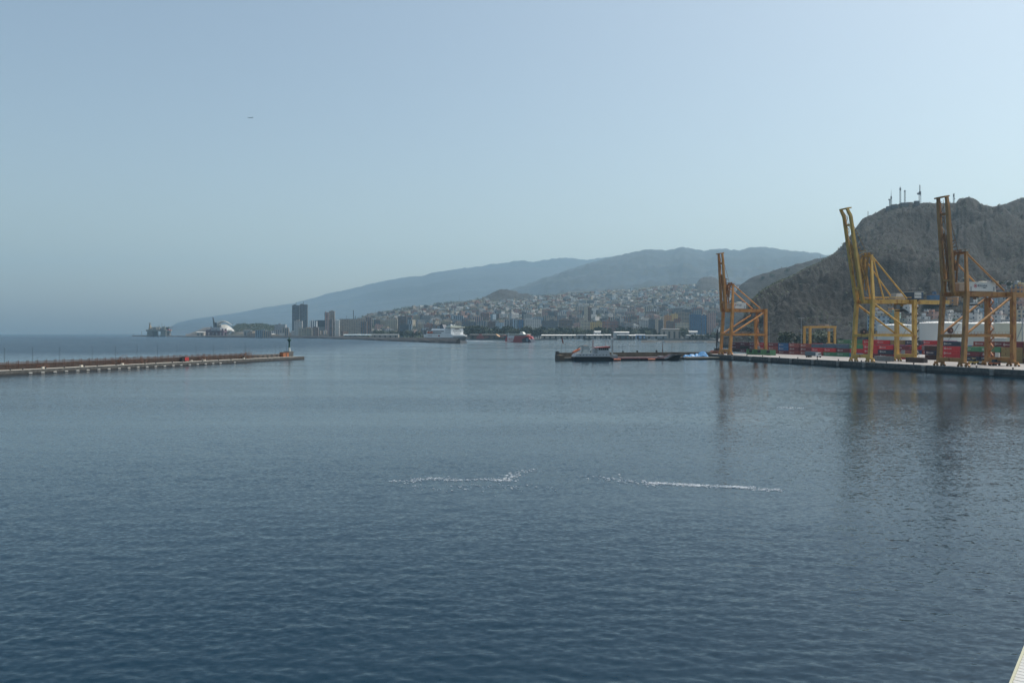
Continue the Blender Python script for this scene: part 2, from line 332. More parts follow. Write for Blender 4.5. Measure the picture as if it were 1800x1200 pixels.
hN.build('rocky_hill', t_near, 1270, 2200, 560, 210, .4)
# ------------------------------------------------------------ shore and quay
q0 = Vector((205, 319)); QU = Vector((-.264, .9645)); QV = Vector((.9645, .264)); QA = math.atan2(.264, .9645)
def Q(s, t, z=3.0): return Vector((q0.x+QU.x*s+QV.x*t, q0.y+QU.y*s+QV.y*t, z))
def s_of(px, t): r = (px-900)/F; return (205+.9645*t-r*(319+.264*t))/(.264+.9645*r)
def pxof(v): return 900+F*v[0]/v[1]
def flat(name, pts, z0, z1, m, parent=None):
    mb = MB(); a = [(p[0], p[1], z0) for p in pts]; b = [(p[0], p[1], z1) for p in pts]; mb.prism(a, b); return mb.build(name, m, parent)
coast = [(1250, 1180), (1290, 980), (1340, 880)]
land = [Q(262, 14), Q(262, 60), P(1330, 900), P(1310, 1180), P(1262, 1440), P(1262, 1900), P(1245, 2120), P(1150, 2150), P(960, 2120), P(890, 2090), P(815, 2150), P(760, 2450), P(600, 2950), P(480, 3150), P(345, 3300), P(300, 4400), P(500, 9000), P(285, 16000), Vector((-9000, 16800)), Vector((17500, 16800)), Vector((17500, 300)), Q(-30, 3000), Q(-30, 14)]
lv = flat('ground', [(p[0], p[1]) for p in land], -3, 2.9, m_asph); structure(lv)
qs = MB()
def sec(s0, s1):
    a = Q(s0, 0); b = Q(s1, 0); c = Q(s1, 14.5); d = Q(s0, 14.5)
    qs.prism([(p.x, p.y, -3) for p in (a, b, c, d)], [(p.x, p.y, 3.0) for p in (a, b, c, d)])
sec(-30, 262)
structure(qs.build('quay', m_wall))
ap = MB(); ap.face([Q(-30, .3, 3.004), Q(-30, 200, 3.004), Q(258, 200, 3.004), Q(261.6, .3, 3.004)]); structure(ap.build('quay_pavement', m_conc))
# rails and lane lines on the apron
rl = MB()
for t in (4, 31.4):
    for dt in (-.25, .25): rl.prism([Q(-30, t+dt-.12, 3.006), Q(260, t+dt-.12, 3.006), Q(260, t+dt+.12, 3.006), Q(-30, t+dt+.12, 3.006)], [Q(-30, t+dt-.12, 3.02), Q(260, t+dt-.12, 3.02), Q(260, t+dt+.12, 3.02), Q(-30, t+dt+.12, 3.02)])
structure(rl.build('road_rails', m_dark))
m_kerb = mat('pale_kerb', (.36, .35, .32), .8)
kb = MB(); kb.beam(Q(-30, .35, 3.09), Q(262, .35, 3.09), .6, .17); structure(kb.build('quay_kerb', m_kerb))
# tide band on the quay face
tb = MB(); tb.beam(Q(-30, -.03, .35), Q(262, -.03, .35), .08, 1.3); structure(tb.build('quay_tide_mark', m_dark))
# fenders and bollards
m_fend = mat('pale_fender', (.20, .20, .19), .8)
m_iron = mat('black_iron', (.02, .02, .022), .5)
m_steel = mat('galvanised', (.30, .31, .32), .5, .3)
fend = None
for i, px in enumerate((1289, 1320, 1354, 1391, 1430, 1474, 1520, 1625, 1745)):
    s = s_of(px, 0)
    if fend is None:
        fend = empty('quay_fender', Q(s, -.45, 1.6), QA); KIDS
        MB().box(-.35, .3, -.9, .9, -1.2, 1.0).build('fender_panel', m_fend, fend); MB().box(-.45, .3, -1.1, 1.1, 1.0, 1.25).build('cap', m_kerb, fend)
        f = fend
    else: f = copy_tree(fend, Q(s, -.45, 1.6))
    tag(f, 'pale rubber fender block hanging on the quay wall', 'fender', 'fenders along the quay wall')
bol = None
for i, s in enumerate(range(-12, 262, 18)):
    if bol is None:
        bol = MB().lathe([(.32, 0), (.26, .1), (.22, .55), (.42, .6), (.42, .85), (.2, .95)], 12).build('quay_bollard', m_iron); bol.location = Q(s, 1.1, 3.0); o = bol
    else: o = copy_tree(bol, Q(s, 1.1, 3.0))
    tag(o, 'black mooring bollard on the edge of the container quay', 'bollard', 'bollards on the quay edge')

# ------------------------------------------------------------ container cranes
def crane(idx, px_near, W, c, label, gb, apex, boom_h, lean, back, aw, brace, house, reel, stairs):
    s_near = s_of(px_near, 4); sc = s_near+W/2
    m = mat('crane_paint_%d' % idx, c, .55, var=.18, scale=.25, rust=(tuple(x*y for x, y in zip(c, (.6, .42, .35))), .56))
    mdk = mat('crane_paint_dark_%d' % idx, tuple(x*.45 for x in c), .6, var=.3, scale=.5)
    root = empty('container_crane', Q(sc, 0, 3.0), QA); tag(root, label, 'crane', 'container cranes on the quay')
    gt = gb+2.0; h = W/2; tw, tl, tt = 4.0, 31.4, 5.9
    zs = 3.1
    for sy in (-1, 1):
        # waterside and landside legs
        MB().beam((tw, sy*h, zs), (tt, sy*h*.98, gt), 1.75, 1.75, up=(0, 1, 0)).build('leg', m, root)
        MB().beam((tl, sy*h, zs), (tl, sy*h, gt), 1.8, 1.8, up=(0, 1, 0)).build('leg', m, root)
        mb = MB(); mb.beam((tw+.8, sy*h, 13.9), (tl-.9, sy*h, 13.9), 1.0, 1.3)
        for k in range(14):
            x = tw+1.5+k*1.9; mb.beam((x, sy*(h+.75), 14.5), (x, sy*(h+.75), 15.6), .07)
        mb.beam((tw+1, sy*(h+.75), 15.6), (tl-1, sy*(h+.75), 15.6), .07); mb.box(tw+1, tl-1, sy*(h+.5)-.3, sy*(h+.5)+.3, 14.56, 14.62)
        mb.build('tie_beam', m, root)
        if brace == 'up': a, b = (tw+1.4, sy*h, 14.6), (tl-1.2, sy*h, gb-.5)
        else: a, b = (tt+.8, sy*h, gb-.6), (tl-1, sy*h, 14.8)
        MB().cyl(a, b, .52, n=10).build('diagonal_brace', m, root)
        # A-frame above the girders
        MB().beam((tt, sy*h*.98, gt), (7.2, sy*aw, apex), 1.5, 1.3, w2=1.0, h2=.9, up=(0, 1, 0)).build('frame_post', m, root)
        if idx == 2: MB().beam((13.5, sy*(h*.8), gt), (8.0, sy*aw, apex-.4), .6, .6, up=(0, 1, 0)).build('frame_strut', m, root)
        MB().cyl((7.6, sy*aw, apex-.2), (tl-3.5, sy*(h-1.4), gt+.5), .42, n=8).build('backstay', m, root)
        # main girder
        MB().box(2.2, tl+back, sy*3.1-.6, sy*3.1+.6, gb, gt).build('girder', m, root)
    for t in (tw, tl):
        mb = MB(); mb.box(t-.85, t+.85, -h-.9, h+.9, 2.1, 3.9)
        mb.build('sill_beam', m, root)
        MB().beam((t+.25, -h, 13.7), (t+.25, h, 13.7), .9, 1.4).build('portal_beam', m, root)
        MB().beam((tt if t == tw else tl, -h, gb+.9), (tt if t == tw else tl, h, gb+.9), 1.5, 2.2).build('cross_beam', m, root)
        for sy in (-1, 1):
            bo = MB()
            bo.beam((t, sy*h-2.7, 1.75), (t, sy*h+2.7, 1.75), .9, .6)
            for k in (-1, 1): bo.prism([(t-.45, sy*h+k*1.9-1.3, .8), (t+.45, sy*h+k*1.9-1.3, .8), (t+.45, sy*h+k*1.9+1.3, .8), (t-.45, sy*h+k*1.9+1.3, .8)], [(t-.45, sy*h+k*1.9-.4, 1.6), (t+.45, sy*h+k*1.9-.4, 1.6), (t+.45, sy*h+k*1.9+.4, 1.6), (t-.45, sy*h+k*1.9+.4, 1.6)])
            bo = bo.build('bogie', m, root)
            wheel0 = None
            for y in (-3.0, -1.2, 1.2, 3.0):
                MB().cyl((t-.35, sy*h+y, .45), (t+.35, sy*h+y, .45), .43, n=12).build('wheel', mdk, bo)
    MB().beam((7.4, -aw-.6, apex), (7.4, aw+.6, apex), 1.1, 1.0).build('apex_beam', m, root)
    mb = MB(); mb.box(6.4, 8.6, -aw-.4, aw+.4, apex+.52, apex+.6)
    for y in np.linspace(-aw-.4, aw+.4, 6): mb.beam((6.4, y, apex+.6), (6.4, y, apex+1.6), .08); mb.beam((8.6, y, apex+.6), (8.6, y, apex+1.6), .08)
    mb.beam((6.4, -aw-.4, apex+1.6), (6.4, aw+.4, apex+1.6), .08); mb.beam((8.6, -aw-.4, apex+1.6), (8.6, aw+.4, apex+1.6), .08)
    mb.cyl((7.5, -1.6, apex+1.2), (7.5, -1.2, apex+1.2), .7); mb.cyl((7.5, 1.2, apex+1.2), (7.5, 1.6, apex+1.2), .7)
    mb.build('apex_platform', mdk, root)
    # raised boom
    dx = -math.tan(R(lean)); bt = 2.4; L = boom_h-gt
    def bp(z, y): return (bt+dx*(z-gt), y, z)
    for sy in (-1, 1):
        b0 = MB(); b0.beam(bp(gt-.8, sy*2.6), bp(boom_h-4, sy*2.5), 1.25, 1.7, up=(0, 1, 0), w2=1.2, h2=1.6)
        b0.beam(bp(boom_h-4, sy*2.5), (bp(boom_h, 0)[0]-(1.6 if idx == 2 else .2), sy*2.4, boom_h), 1.2, 1.5, up=(0, 1, 0), h2=1.0); b0.build('boom_girder', m, root)
    tie = MB(); tie.beam((bp(boom_h, 0)[0]-2.0, 0, boom_h-.3), (bp(boom_h, 0)[0]+1.0, 0, boom_h+.2), 5.8, .7); tie.build('boom_tip', m, root)
    for fz in (.12, .82):
        z = gt+L*fz; MB().beam(bp(z, -2.5), bp(z, 2.5), .9, 1.3, up=(1, 0, 0)).build('boom_tie', m, root)
    lat = MB(); n = 9
    for k in range(n):
        z0 = gt+L*(.36+.6*k/n); z1 = gt+L*(.36+.6*(k+1)/n); y0 = 1.1 if k % 2 else -1.1
        lat.beam((bp(z0, 0)[0]-.9, y0, z0), (bp(z1, 0)[0]-.9, -y0, z1), .2)
        lat.beam((bp(z0, 0)[0]-.9, -1.1, z0), (bp(z0, 0)[0]-.9, 1.1, z0), .1)
    for y in (-1.1, 1.1): lat.beam((bp(gt+L*.36, 0)[0]-.9, y, gt+L*.36), (bp(gt+L*.97, 0)[0]-.9, y, gt+L*.97), .12)
    lat.build('boom_walkway', mdk, root)
    fs = MB()       # folded forestays between the boom and the apex
    for y in (-1.7, 1.7):
        x0, z0 = 6.6, apex-.5; zz = gt+L*.22
        fs.beam((x0, y, z0), (4.6, y, zz), .6, .8); fs.beam((4.6, y, zz), (bp(gt+L*.62, 0)[0]+1.0, y, gt+L*.62), .5, .7)
        fs.beam((6.6, y*.7, apex-.3), (5.6, y*.7, gt+L*.1), .5, .7)
        fs.beam((bp(gt+L*.85, 0)[0]+1.0, y, gt+L*.85), (x0-.2, y, apex), .14)
    for k in range(7): zf = gt+L*(.12+.07*k); fs.beam((4.4, -1.7, zf), (4.4, 1.7, zf), .4); fs.beam((bp(zf, 0)[0]+.9, (-1) ** k*1.6, zf), (4.5, (-1) ** k*1.6, zf+2.2), .3)
    fs.build('forestay', mdk, root)
    # hoist ropes hanging down inside the boom
    rp = MB()
    for y in (-.8, 0, .8): rp.beam((bp(gt+L*.6, 0)[0], y, gt+L*.6), (bt+1.2, y, gt+.5), .32)
    rp.build('hoist_rope', mdk, root)
    # access stairs
    sx = tl+1.5 if stairs == 'near' else tl+.4; sy = -h-.2 if stairs == 'near' else h-1.9
    st = MB(); nfl = 15 if stairs != 'none' else 7
    for k in range(nfl):
        z0 = 2.5+k*(gt-2.5)/nfl; z1 = 2.5+(k+1)*(gt-2.5)/nfl; a = -.9 if k % 2 else .9
        st.beam((sx+.0, sy+a, z0), (sx+.0, sy-a, z1), .75, .12); st.beam((sx+.4, sy+a, z0+.9), (sx+.4, sy-a, z1+.9), .07)
        st.box(sx-.5, sx+.5, sy-a-.45, sy-a+.45, z1-.06, z1); st.beam((sx+.45, sy-a, z1), (sx+.45, sy-a, z1+1), .07)
    for yy in (-1.3, 1.3): st.beam((sx, sy+yy, 2.3), (sx, sy+yy, gt), .14)
    st.build('access_stairs', m_iron if stairs == 'near' else mat('crane_stairs_orange', (.32, .13, .04), .6), root)
    # machinery house
    mwh = mat('machinery_house_white', (.62, .62, .58), .6, var=.06, scale=.2)
    mbl = mat('machinery_house_blue', (.035, .07, .12), .6)
    if house == 'white':
        ln = 14.6 if idx == 3 else 9.6; x0 = 9.6 if idx == 3 else 7.6
        MB().box(x0-4.3, x0-.3, -3.2, 1.5, gt+.25, gt+3.6).build('switch_room', mat('switch_room_beige', (.42, .33, .24), .6), root)
        hb = MB(); hb.box(x0, x0+ln, -4.4, 3.6, gt+.25, gt+4.1)
        for k in range(int(ln/1.2)): hb.box(x0+.6+k*1.2, x0+.66+k*1.2, -4.43, -4.4, gt+.3, gt+4.05)
        hb = hb.build('machinery_house', mwh, root)
        MB().box(x0-.2, x0+ln+.2, -4.6, 3.8, gt+4.1, gt+4.3).build('roof', mat('house_roof', (.66, .66, .60), .6), hb)
        MB().box(x0+ln-4, x0+ln-1.6, -1.4, 1, gt+4.3, gt+5.0).build('roof_unit', mwh, hb)
        mred = mat('emblem_red', (.42, .05, .06), .6); mtx = mat('letter_blue_black', (.06, .08, .12), .6)
        e = MB(); cx, cz, k = x0+(3.3 if idx == 3 else 1.5), gt+2.55, (1.0 if idx == 3 else .72)
        for r0, r1 in ((.62, .86), (.0, .38)):
            for i in range(20):
                a0, a1 = 2*math.pi*i/20, 2*math.pi*(i+1)/20
                e.face([(cx+k*r0*math.cos(a0), -4.45, cz+k*r0*math.sin(a0)), (cx+k*r1*math.cos(a0), -4.45, cz+k*r1*math.sin(a0)), (cx+k*r1*math.cos(a1), -4.45, cz+k*r1*math.sin(a1)), (cx+k*r0*math.cos(a1), -4.45, cz+k*r0*math.sin(a1))])
        e.build('emblem', mred, hb)
        text_mesh('lettering', 'BOLUDA', 1.35*k, mtx, hb, (cx+1.2*k, -4.45, cz-.35*k), (R(90), 0, 0))
        text_mesh('lettering', 'TERMINAL', .42*k, mtx, hb, (cx+4.1*k, -4.45, cz-.95*k), (R(90), 0, 0))
        for x in (x0+.9, x0+ln-1): MB().box(x-.35, x+.35, -4.47, -4.4, gt+.35, gt+2.2).build('door', m_steel, hb)
    else:
        hb = MB().box(tl+2.0, tl+8, -3.8, 3.8, gt+.25, gt+4.2).build('machinery_house', mbl, root)
        MB().box(tl+2.3, tl+6.6, -3.9, -3.82, gt+1.0, gt+3.8).build('sign_panel', mwh, hb)
        text_mesh('lettering', 'BOLUDA', 1.0, mat('letter_blue_black', (.06, .08, .12)), hb, (tl+2.5, -3.93, gt+2.0), (R(90), 0, 0))
        MB().box(tl+1.8, tl+8.2, -4, 4, gt+4.2, gt+4.4).build('roof', mwh, hb)
        g = MB(); g.box(tl-8, tl-3, -2.4, 2.0, gt+1.6, gt+3.4, top=(tl-7.4, tl-3.4, -2, 1.6)); g.box(tl-8.6, tl-2.4, -2.6, 2.2, gt, gt+1.6); g.build('winch_cover', mat('grey_cover', (.32, .32, .30), .6), root)
        ra = MB()
        for y in (-4.2, 4.2): ra.beam((tt, y, gt+1.2), (tl, y, gt+1.2), .35, .35)
        ra.build('cable_tray', m, root)
    # trolley with the operator's cab hanging below the girder
    x = tl-4.5 if idx != 3 else 14.5
    tr = MB(); tr.box(x-2.6, x+2.6, -2.3, 2.3, gb-.6, gb-.1); tr.box(x-1.8, x+1.8, -1.6, 1.6, gb-1.4, gb-.6)
    tr = tr.build('trolley', mdk, root)
    MB().box(x-3.6, x-1.4, -3.0, -.8, gb-3.0, gb-.7, top=(x-3.9, x-1.4, -3.0, -.8)).build('operator_cab', mat('cab_grey', (.12, .13, .14), .4), tr)
    sp = MB(); sp.box(x+.2, x+2.6, -3, 3, gb-4.0, gb-3.5)
    for a in (-2, 2): sp.beam((x+1.4, a, gb-3.5), (x+1.4, a*.6, gb-1.3), .1)
    sp.build('spreader', m_iron, tr)
    if reel:
        rx, ry, rz, rr = reel
        rb = MB(); rb.cyl((rx, ry-.35, rz), (rx, ry+.35, rz), rr, n=20)
        rb = rb.build('cable_reel', mat('reel_brown_%d' % idx, (.10, .045, .035) if idx == 3 else (.025, .022, .024), .6), root)
        MB().cyl((rx, ry-.6, rz), (rx, ry-.36, rz), rr*.3, n=12).build('hub', mat('reel_hub', (.35, .2, .16), .6), rb)
    # floodlights and a power box
    for t in (9, 20, tl+back-1.5 if back > 5 else tl-2): MB().box(t-.5, t+.5, -4.1, -3.8, gb-.7, gb-.15).build('floodlight', m_steel, root)
    MB().box(tl-1.9, tl-.95, -.9, .9, 3.95, 6.0).build('electric_cabinet', mwh if idx == 3 else m_steel, root)
    return root
crane(1, 1283.5, 12.2, (.50, .22, .05), 'orange container crane at the far end of the quay, smallest of the three with its boom raised', 29.5, 48, 69.5, 3.2, 1.8, 4.4, 'up', 'white', None, 'none')
crane(2, 1529.5, 12.6, (.58, .36, .085), 'pale yellow container crane with its boom leaning seaward, between the orange and the brown crane', 30.5, 55.2, 79.5, 9.5, 25, 3.2, 'down', 'blue', (9.5, 5.5, 15.6, 1.65), 'near')
crane(3, 1694, 13.8, (.37, .185, .055), 'brown orange container crane nearest the camera, white machinery house with red emblem', 31.6, 50.8, 76, 4.2, 24, 4.9, 'up', 'white', (9.5, 6.2, 16.2, 1.45), 'far')

# rubber tyred gantry
m_rtg = mat('gantry_yellow', (.46, .27, .06), .55, var=.15)
rt = empty('gantry_crane', P(1424, 566, 3.0), QA); tag(rt, 'small yellow yard gantry standing over the containers in front of the rocky hill', 'crane')
for y in (0, 6.6):
    for x in (0, 20.5): MB().beam((x, y, 1.2), (x, y, 18.6), 1.3 if x else 1.6, 1.1).build('leg', m_rtg, rt)
    MB().box(-1, 21.5, y-.55, y+.55, 18.6, 20.0).build('girder', m_rtg, rt)
for x in (0, 20.5):
    MB().box(x-.6, x+.6, -1.5, 8.1, .9, 1.7).build('sill_beam', m_rtg, rt)
    for y in (-1, 7.6): MB().cyl((x-.3, y, .7), (x+.3, y, .7), .7, n=14).build('wheel', m_iron, rt)
tr = MB().box(12, 15.5, -.4, 7, 20.02, 21.4).build('trolley', mat('gantry_trolley', (.30, .24, .2), .6), rt)
MB().box(15.8, 17.6, 1, 3, 16.2, 18.4).build('operator_cab', m_steel, rt)
MB().box(17.9, 19.6, 1, 6, 4.2, 8).build('power_unit', m_rtg, rt)

# ------------------------------------------------------------ shipping containers
CC = {'red': (.52, .022, .03), 'maroon': (.15, .02, .03), 'rust red': (.27, .065, .05), 'blue': (.02, .11, .27), 'slate blue': (.07, .12, .17), 'navy': (.018, .03, .06),
      'green': (.07, .24, .12), 'white': (.6, .6, .56), 'tan': (.27, .20, .08), 'orange': (.38, .10, .03), 'dark brown': (.05, .025, .02), 'light blue': (.06, .22, .36), 'grey': (.2, .21, .21)}
m_lw = mat('logo_white', (.6, .58, .55), .6)
cproto = {}
def container_mesh(col):
    """corrugated box, doors on one end, logo on the long side that faces the water"""
    k = cproto.get(col)
    if k: return k
    c = CC[col]; m = mat('container_'+col.replace(' ', '_'), c, .55, var=.15, scale=.35, rust=((.12, .05, .03), .66))
    root = MB(); L, Wd, Hh = 12.19, 2.44, 2.55
    root.box(-Wd/2+.05, Wd/2-.05, -L/2+.05, L/2-.05, .12, Hh-.03)
    for y in np.arange(-L/2+.35, L/2-.2, .56):
        for x in (-1, 1): root.prism([(x*(Wd/2-.05), y, .2), (x*(Wd/2-.05), y+.3, .2), (x*Wd/2, y+.22, .2), (x*Wd/2, y+.08, .2)][::x], [(x*(Wd/2-.05), y, Hh-.2), (x*(Wd/2-.05), y+.3, Hh-.2), (x*Wd/2, y+.22, Hh-.2), (x*Wd/2, y+.08, Hh-.2)][::x])
    for x in (-1, 1):
        for y in (-1, 1): root.box(min(x*1.22, x*1.06), max(x*1.22, x*1.06), min(y*6.095, y*5.9), max(y*6.095, y*5.9), 0, Hh)
        root.box(min(x*1.215, x*1.08), max(x*1.215, x*1.08), -5.9, 5.9, .02, .19); root.box(min(x*1.215, x*1.08), max(x*1.215, x*1.08), -5.9, 5.9, Hh-.14, Hh-.01)
    o = root.build('shipping_container', m)
    d = MB()
    for x in (-.56, .56): d.box(x-.52, x+.52, -6.09, -6.05, .2, Hh-.16)
    d = d.build('door', m, o)
    br = MB()
    for x in (-.85, -.3, .3, .85): br.beam((x, -6.13, .2), (x, -6.13, Hh-.15), .06)
    br.build('lock_bar', m_steel, d)
    if col in ('red', 'maroon', 'rust red', 'green', 'navy', 'blue'):
        e = MB(); cy, cz = 4.3, 1.32
        for i in range(16):
            a0, a1 = 2*math.pi*i/16, 2*math.pi*(i+1)/16
            for r0, r1 in ((.42, .62), (0, .22)):
                e.face([(-1.235, cy-r0*math.cos(a0), cz+r0*math.sin(a0)), (-1.235, cy-r1*math.cos(a0), cz+r1*math.sin(a0)), (-1.235, cy-r1*math.cos(a1), cz+r1*math.sin(a1)), (-1.235, cy-r0*math.cos(a1), cz+r0*math.sin(a1))])
        e.build('emblem', m_lw, o)
        text_mesh('lettering', 'BOLUDA', .95, m_lw, o, (-1.24, 3.5, .98), (R(90), 0, R(-90)), .01)
    cproto[col] = o; o['_used'] = False
    return o
def put_container(s, t, tier, col, where, rot=0, zb=3.01):
    o = container_mesh(col); loc = Q(s, t, zb+tier*2.6)
    if not o['_used']: o['_used'] = True; c = o; c.location = loc; c.rotation_euler = (0, 0, QA+R(rot))
    else: c = copy_tree(o, loc, QA+R(rot))
    tn = ('on the ground', 'second up', 'third up', 'fourth up', 'fifth up')[tier]
    tag(c, '%s shipping container %s, %s' % (col, tn, where), 'container', 'stacked shipping containers')
rowA = {  # front row, by photo column: colours from the ground up
 1286: ['maroon', 'white', 'white'], 1301: ['dark brown', 'maroon', 'maroon'], 1316: ['maroon', 'dark brown', 'maroon'], 1332: ['dark brown', 'maroon', 'maroon'],
 1348: ['maroon', 'red', 'red'], 1367: ['rust red', 'rust red', 'maroon'], 1387: ['maroon', 'blue', 'blue'], 1408: ['rust red', 'maroon', 'rust red'],
 1430: ['rust red', 'red', 'slate blue'], 1453: ['green', 'red', 'slate blue'], 1478: ['green', 'maroon', 'slate blue'], 1505: ['light blue', 'red', 'green'],
 1534: ['maroon', 'red', 'red'], 1566: ['maroon', 'navy', 'red'], 1600: ['red', 'rust red', 'maroon'], 1637: ['dark brown', 'navy', 'dark brown'], 1678: ['red', 'red', 'red', 'navy'],
 1722: ['navy', 'maroon', 'green'], 1768: ['tan', 'tan', 'tan', 'maroon'], 1820: ['maroon', 'tan', 'maroon', 'tan']}
def near_what(px):
    L = [(1265, 'left of the orange crane'), (1300, 'under the orange crane'), (1345, 'right of the orange crane'), (1400, 'below the tall lamp mast'), (1450, 'left of the yellow crane by the yard gantry'), (1500, 'beside the left legs of the yellow crane'),
         (1560, 'between the yellow crane legs'), (1610, 'beside the right legs of the yellow crane'), (1665, 'left of the brown crane'), (1715, 'under the brown crane'), (1760, 'by the right legs of the brown crane'), (1810, 'at the right edge')]
    return min(L, key=lambda q: abs(q[0]-px))[1]
s_cur = None; t0 = 56; k = 0; s = s_of(1822, 66)
cols = sorted(rowA.items(), reverse=True)
rnd = random.Random(5)
while s < s_of(1281, 56):
    t = 66 if s < 128 else 56; px = pxof(Q(s, t))
    cc = min(cols, key=lambda q: abs(q[0]-px))[1]
    for tier, col in enumerate(cc): put_container(s+rnd.uniform(-.15, .15), t+rnd.uniform(-.1, .1), tier, col, 'front row '+near_what(px))
    s += 12.75
# rows behind, a little higher in places
pal = ['red', 'red', 'red', 'maroon', 'rust red', 'blue', 'slate blue', 'green', 'navy', 'tan', 'grey', 'maroon']
for (t, sa, sb, hs) in ((69.5, 20, 228, (2, 3, 3)), (83, 10, 216, (3, 3, 4)), (98, 0, 205, (3, 4, 3, 4))):
    s = sa
    while s < sb:
        px = pxof(Q(s, t)); n = rnd.choice(hs)
        if t > 80 and 1470 < px < 1620: n = 4
        if t > 80 and px > 1755: n = 4
        if t > 80 and 1400 < px < 1450: n = 4
        for tier in range(n):
            if tier < n-2: continue          # only the upper boxes show over the front row
            col = rnd.choice(pal)
            if px > 1750: col = rnd.choice(['tan', 'tan', 'maroon', 'dark brown'])
            if 1484 < px < 1512 and tier == n-1: col = 'green'
            if 1440 < px < 1470 and tier == n-1: col = 'slate blue'
            if 1512 < px < 1545 or 1415 < px < 1440: col = 'red'
            put_container(s, t+(tier % 2)*.1, tier, col, {69.5: 'second row ', 83: 'third row ', 98: 'back row '}[t]+near_what(px))
        s += 12.75
        if rnd.random() < .12: s += 12.75
for tier in range(0): pass
put_container(s_of(1611, 24), 24, 0, 'dark brown', 'alone on the apron beside the yellow crane')
put_container(s_of(1554, 24), 24, 0, 'grey', 'alone on the apron between the yellow crane legs')

# grab hoppers, truck, low machines on the apron
m_hop = mat('hopper_green', (.07, .19, .09), .6); m_heap = mat('hopper_black', (.02, .02, .022), .8)
for i, px in enumerate((1322, 1337, 1353)):
    hz = empty('cargo_hopper', Q(s_of(px, 28), 28, 3.01), QA); tag(hz, 'green framed cargo bin heaped with black nets below the orange crane', 'hopper', 'green cargo bins on the quay')
    MB().box(-1.6, 1.6, -3.2, 3.2, 0, 1.6, top=(-2, 2, -3.8, 3.8)).build('bin', m_hop, hz)
    fr = MB()
    for y in (-3.6, 3.6): fr.box(-2.1, 2.1, y-.35, y+.35, 0, 3.6)
    fr.build('frame', m_hop, hz)
    b = MB().ball((0, 0, 1.9), 2.2, 6, sz=.85); b.v = [(x*.85+rnd.uniform(-.1, .1), y*1.45, z+rnd.uniform(-.2, .2)) for x, y, z in b.v]; b.build('net_heap', m_heap, hz, True)
tk = empty('terminal_truck', Q(s_of(1432, 26), 26, 3.01), QA+R(8)); tag(tk, 'white terminal truck driving on the quay in front of the containers', 'truck')
m_wh = mat('vehicle_white', (.62, .63, .62), .35); m_gl = mat('vehicle_glass', (.02, .025, .03), .1); m_ty = mat('tyre_black', (.015, .015, .016), .8)
cb = MB().box(-1.25, 1.25, -4.2, -2.0, .9, 3.1, top=(-1.2, 1.2, -3.9, -2.0)).build('cab', m_wh, tk)
MB().box(-1.1, 1.1, -4.24, -4.05, 1.9, 2.8, top=(-1.05, 1.05, -4.05, -3.95)).build('windscreen', m_gl, cb)
MB().box(-1.2, 1.2, -4.3, -4.2, .6, 1.1).build('bumper', m_iron, cb)
for x in (-.9, .9): MB().box(x-.18, x+.18, -4.33, -4.3, .85, 1.05).build('headlight', m_wh, cb)
MB().box(-1.2, 1.2, -2.0, 7, .9, 1.2).build('chassis', m_iron, tk)
MB().box(-1.22, 1.22, -1.4, 6.9, 1.22, 3.6).build('load_box', mat('load_slate', (.08, .12, .15), .6), tk)
for y in (-3.4, 4.2, 5.5):
    for x in (-1.1, 1.1): MB().cyl((x-.15, y, .5), (x+.15, y, .5), .5, n=14).build('wheel', m_ty, tk)
def forklift(px, t, c, label):
    r = empty('yard_tractor', Q(s_of(px, t), t, 3.01), QA+R(90)); tag(r, label, 'vehicle', 'yard machines on the quay'); m = mat('machine_%s' % str(c), c, .5)
    MB().box(-.9, .9, -2.6, 2.2, .7, 1.5).build('body', m, r); MB().box(-.8, .8, -.9, .8, 1.5, 2.9, top=(-.7, .7, -.7, .6)).build('cab', m_gl, r); MB().box(-.85, .85, -.95, .85, 2.9, 3.0).build('roof', m, r)
    for y in (-1.8, 1.5):
        for x in (-.95, .95): MB().cyl((x-.2, y, .55), (x+.2, y, .55), .55, n=12).build('wheel', m_ty, r)
forklift(1711, 30, (.45, .33, .08), 'yellow yard tractor parked between the legs of the brown crane')
forklift(1748, 29, (.40, .13, .05), 'orange yard tractor parked under the right side of the brown crane')
forklift(1730, 34, (.5, .5, .48), 'white yard tractor parked under the middle of the brown crane')

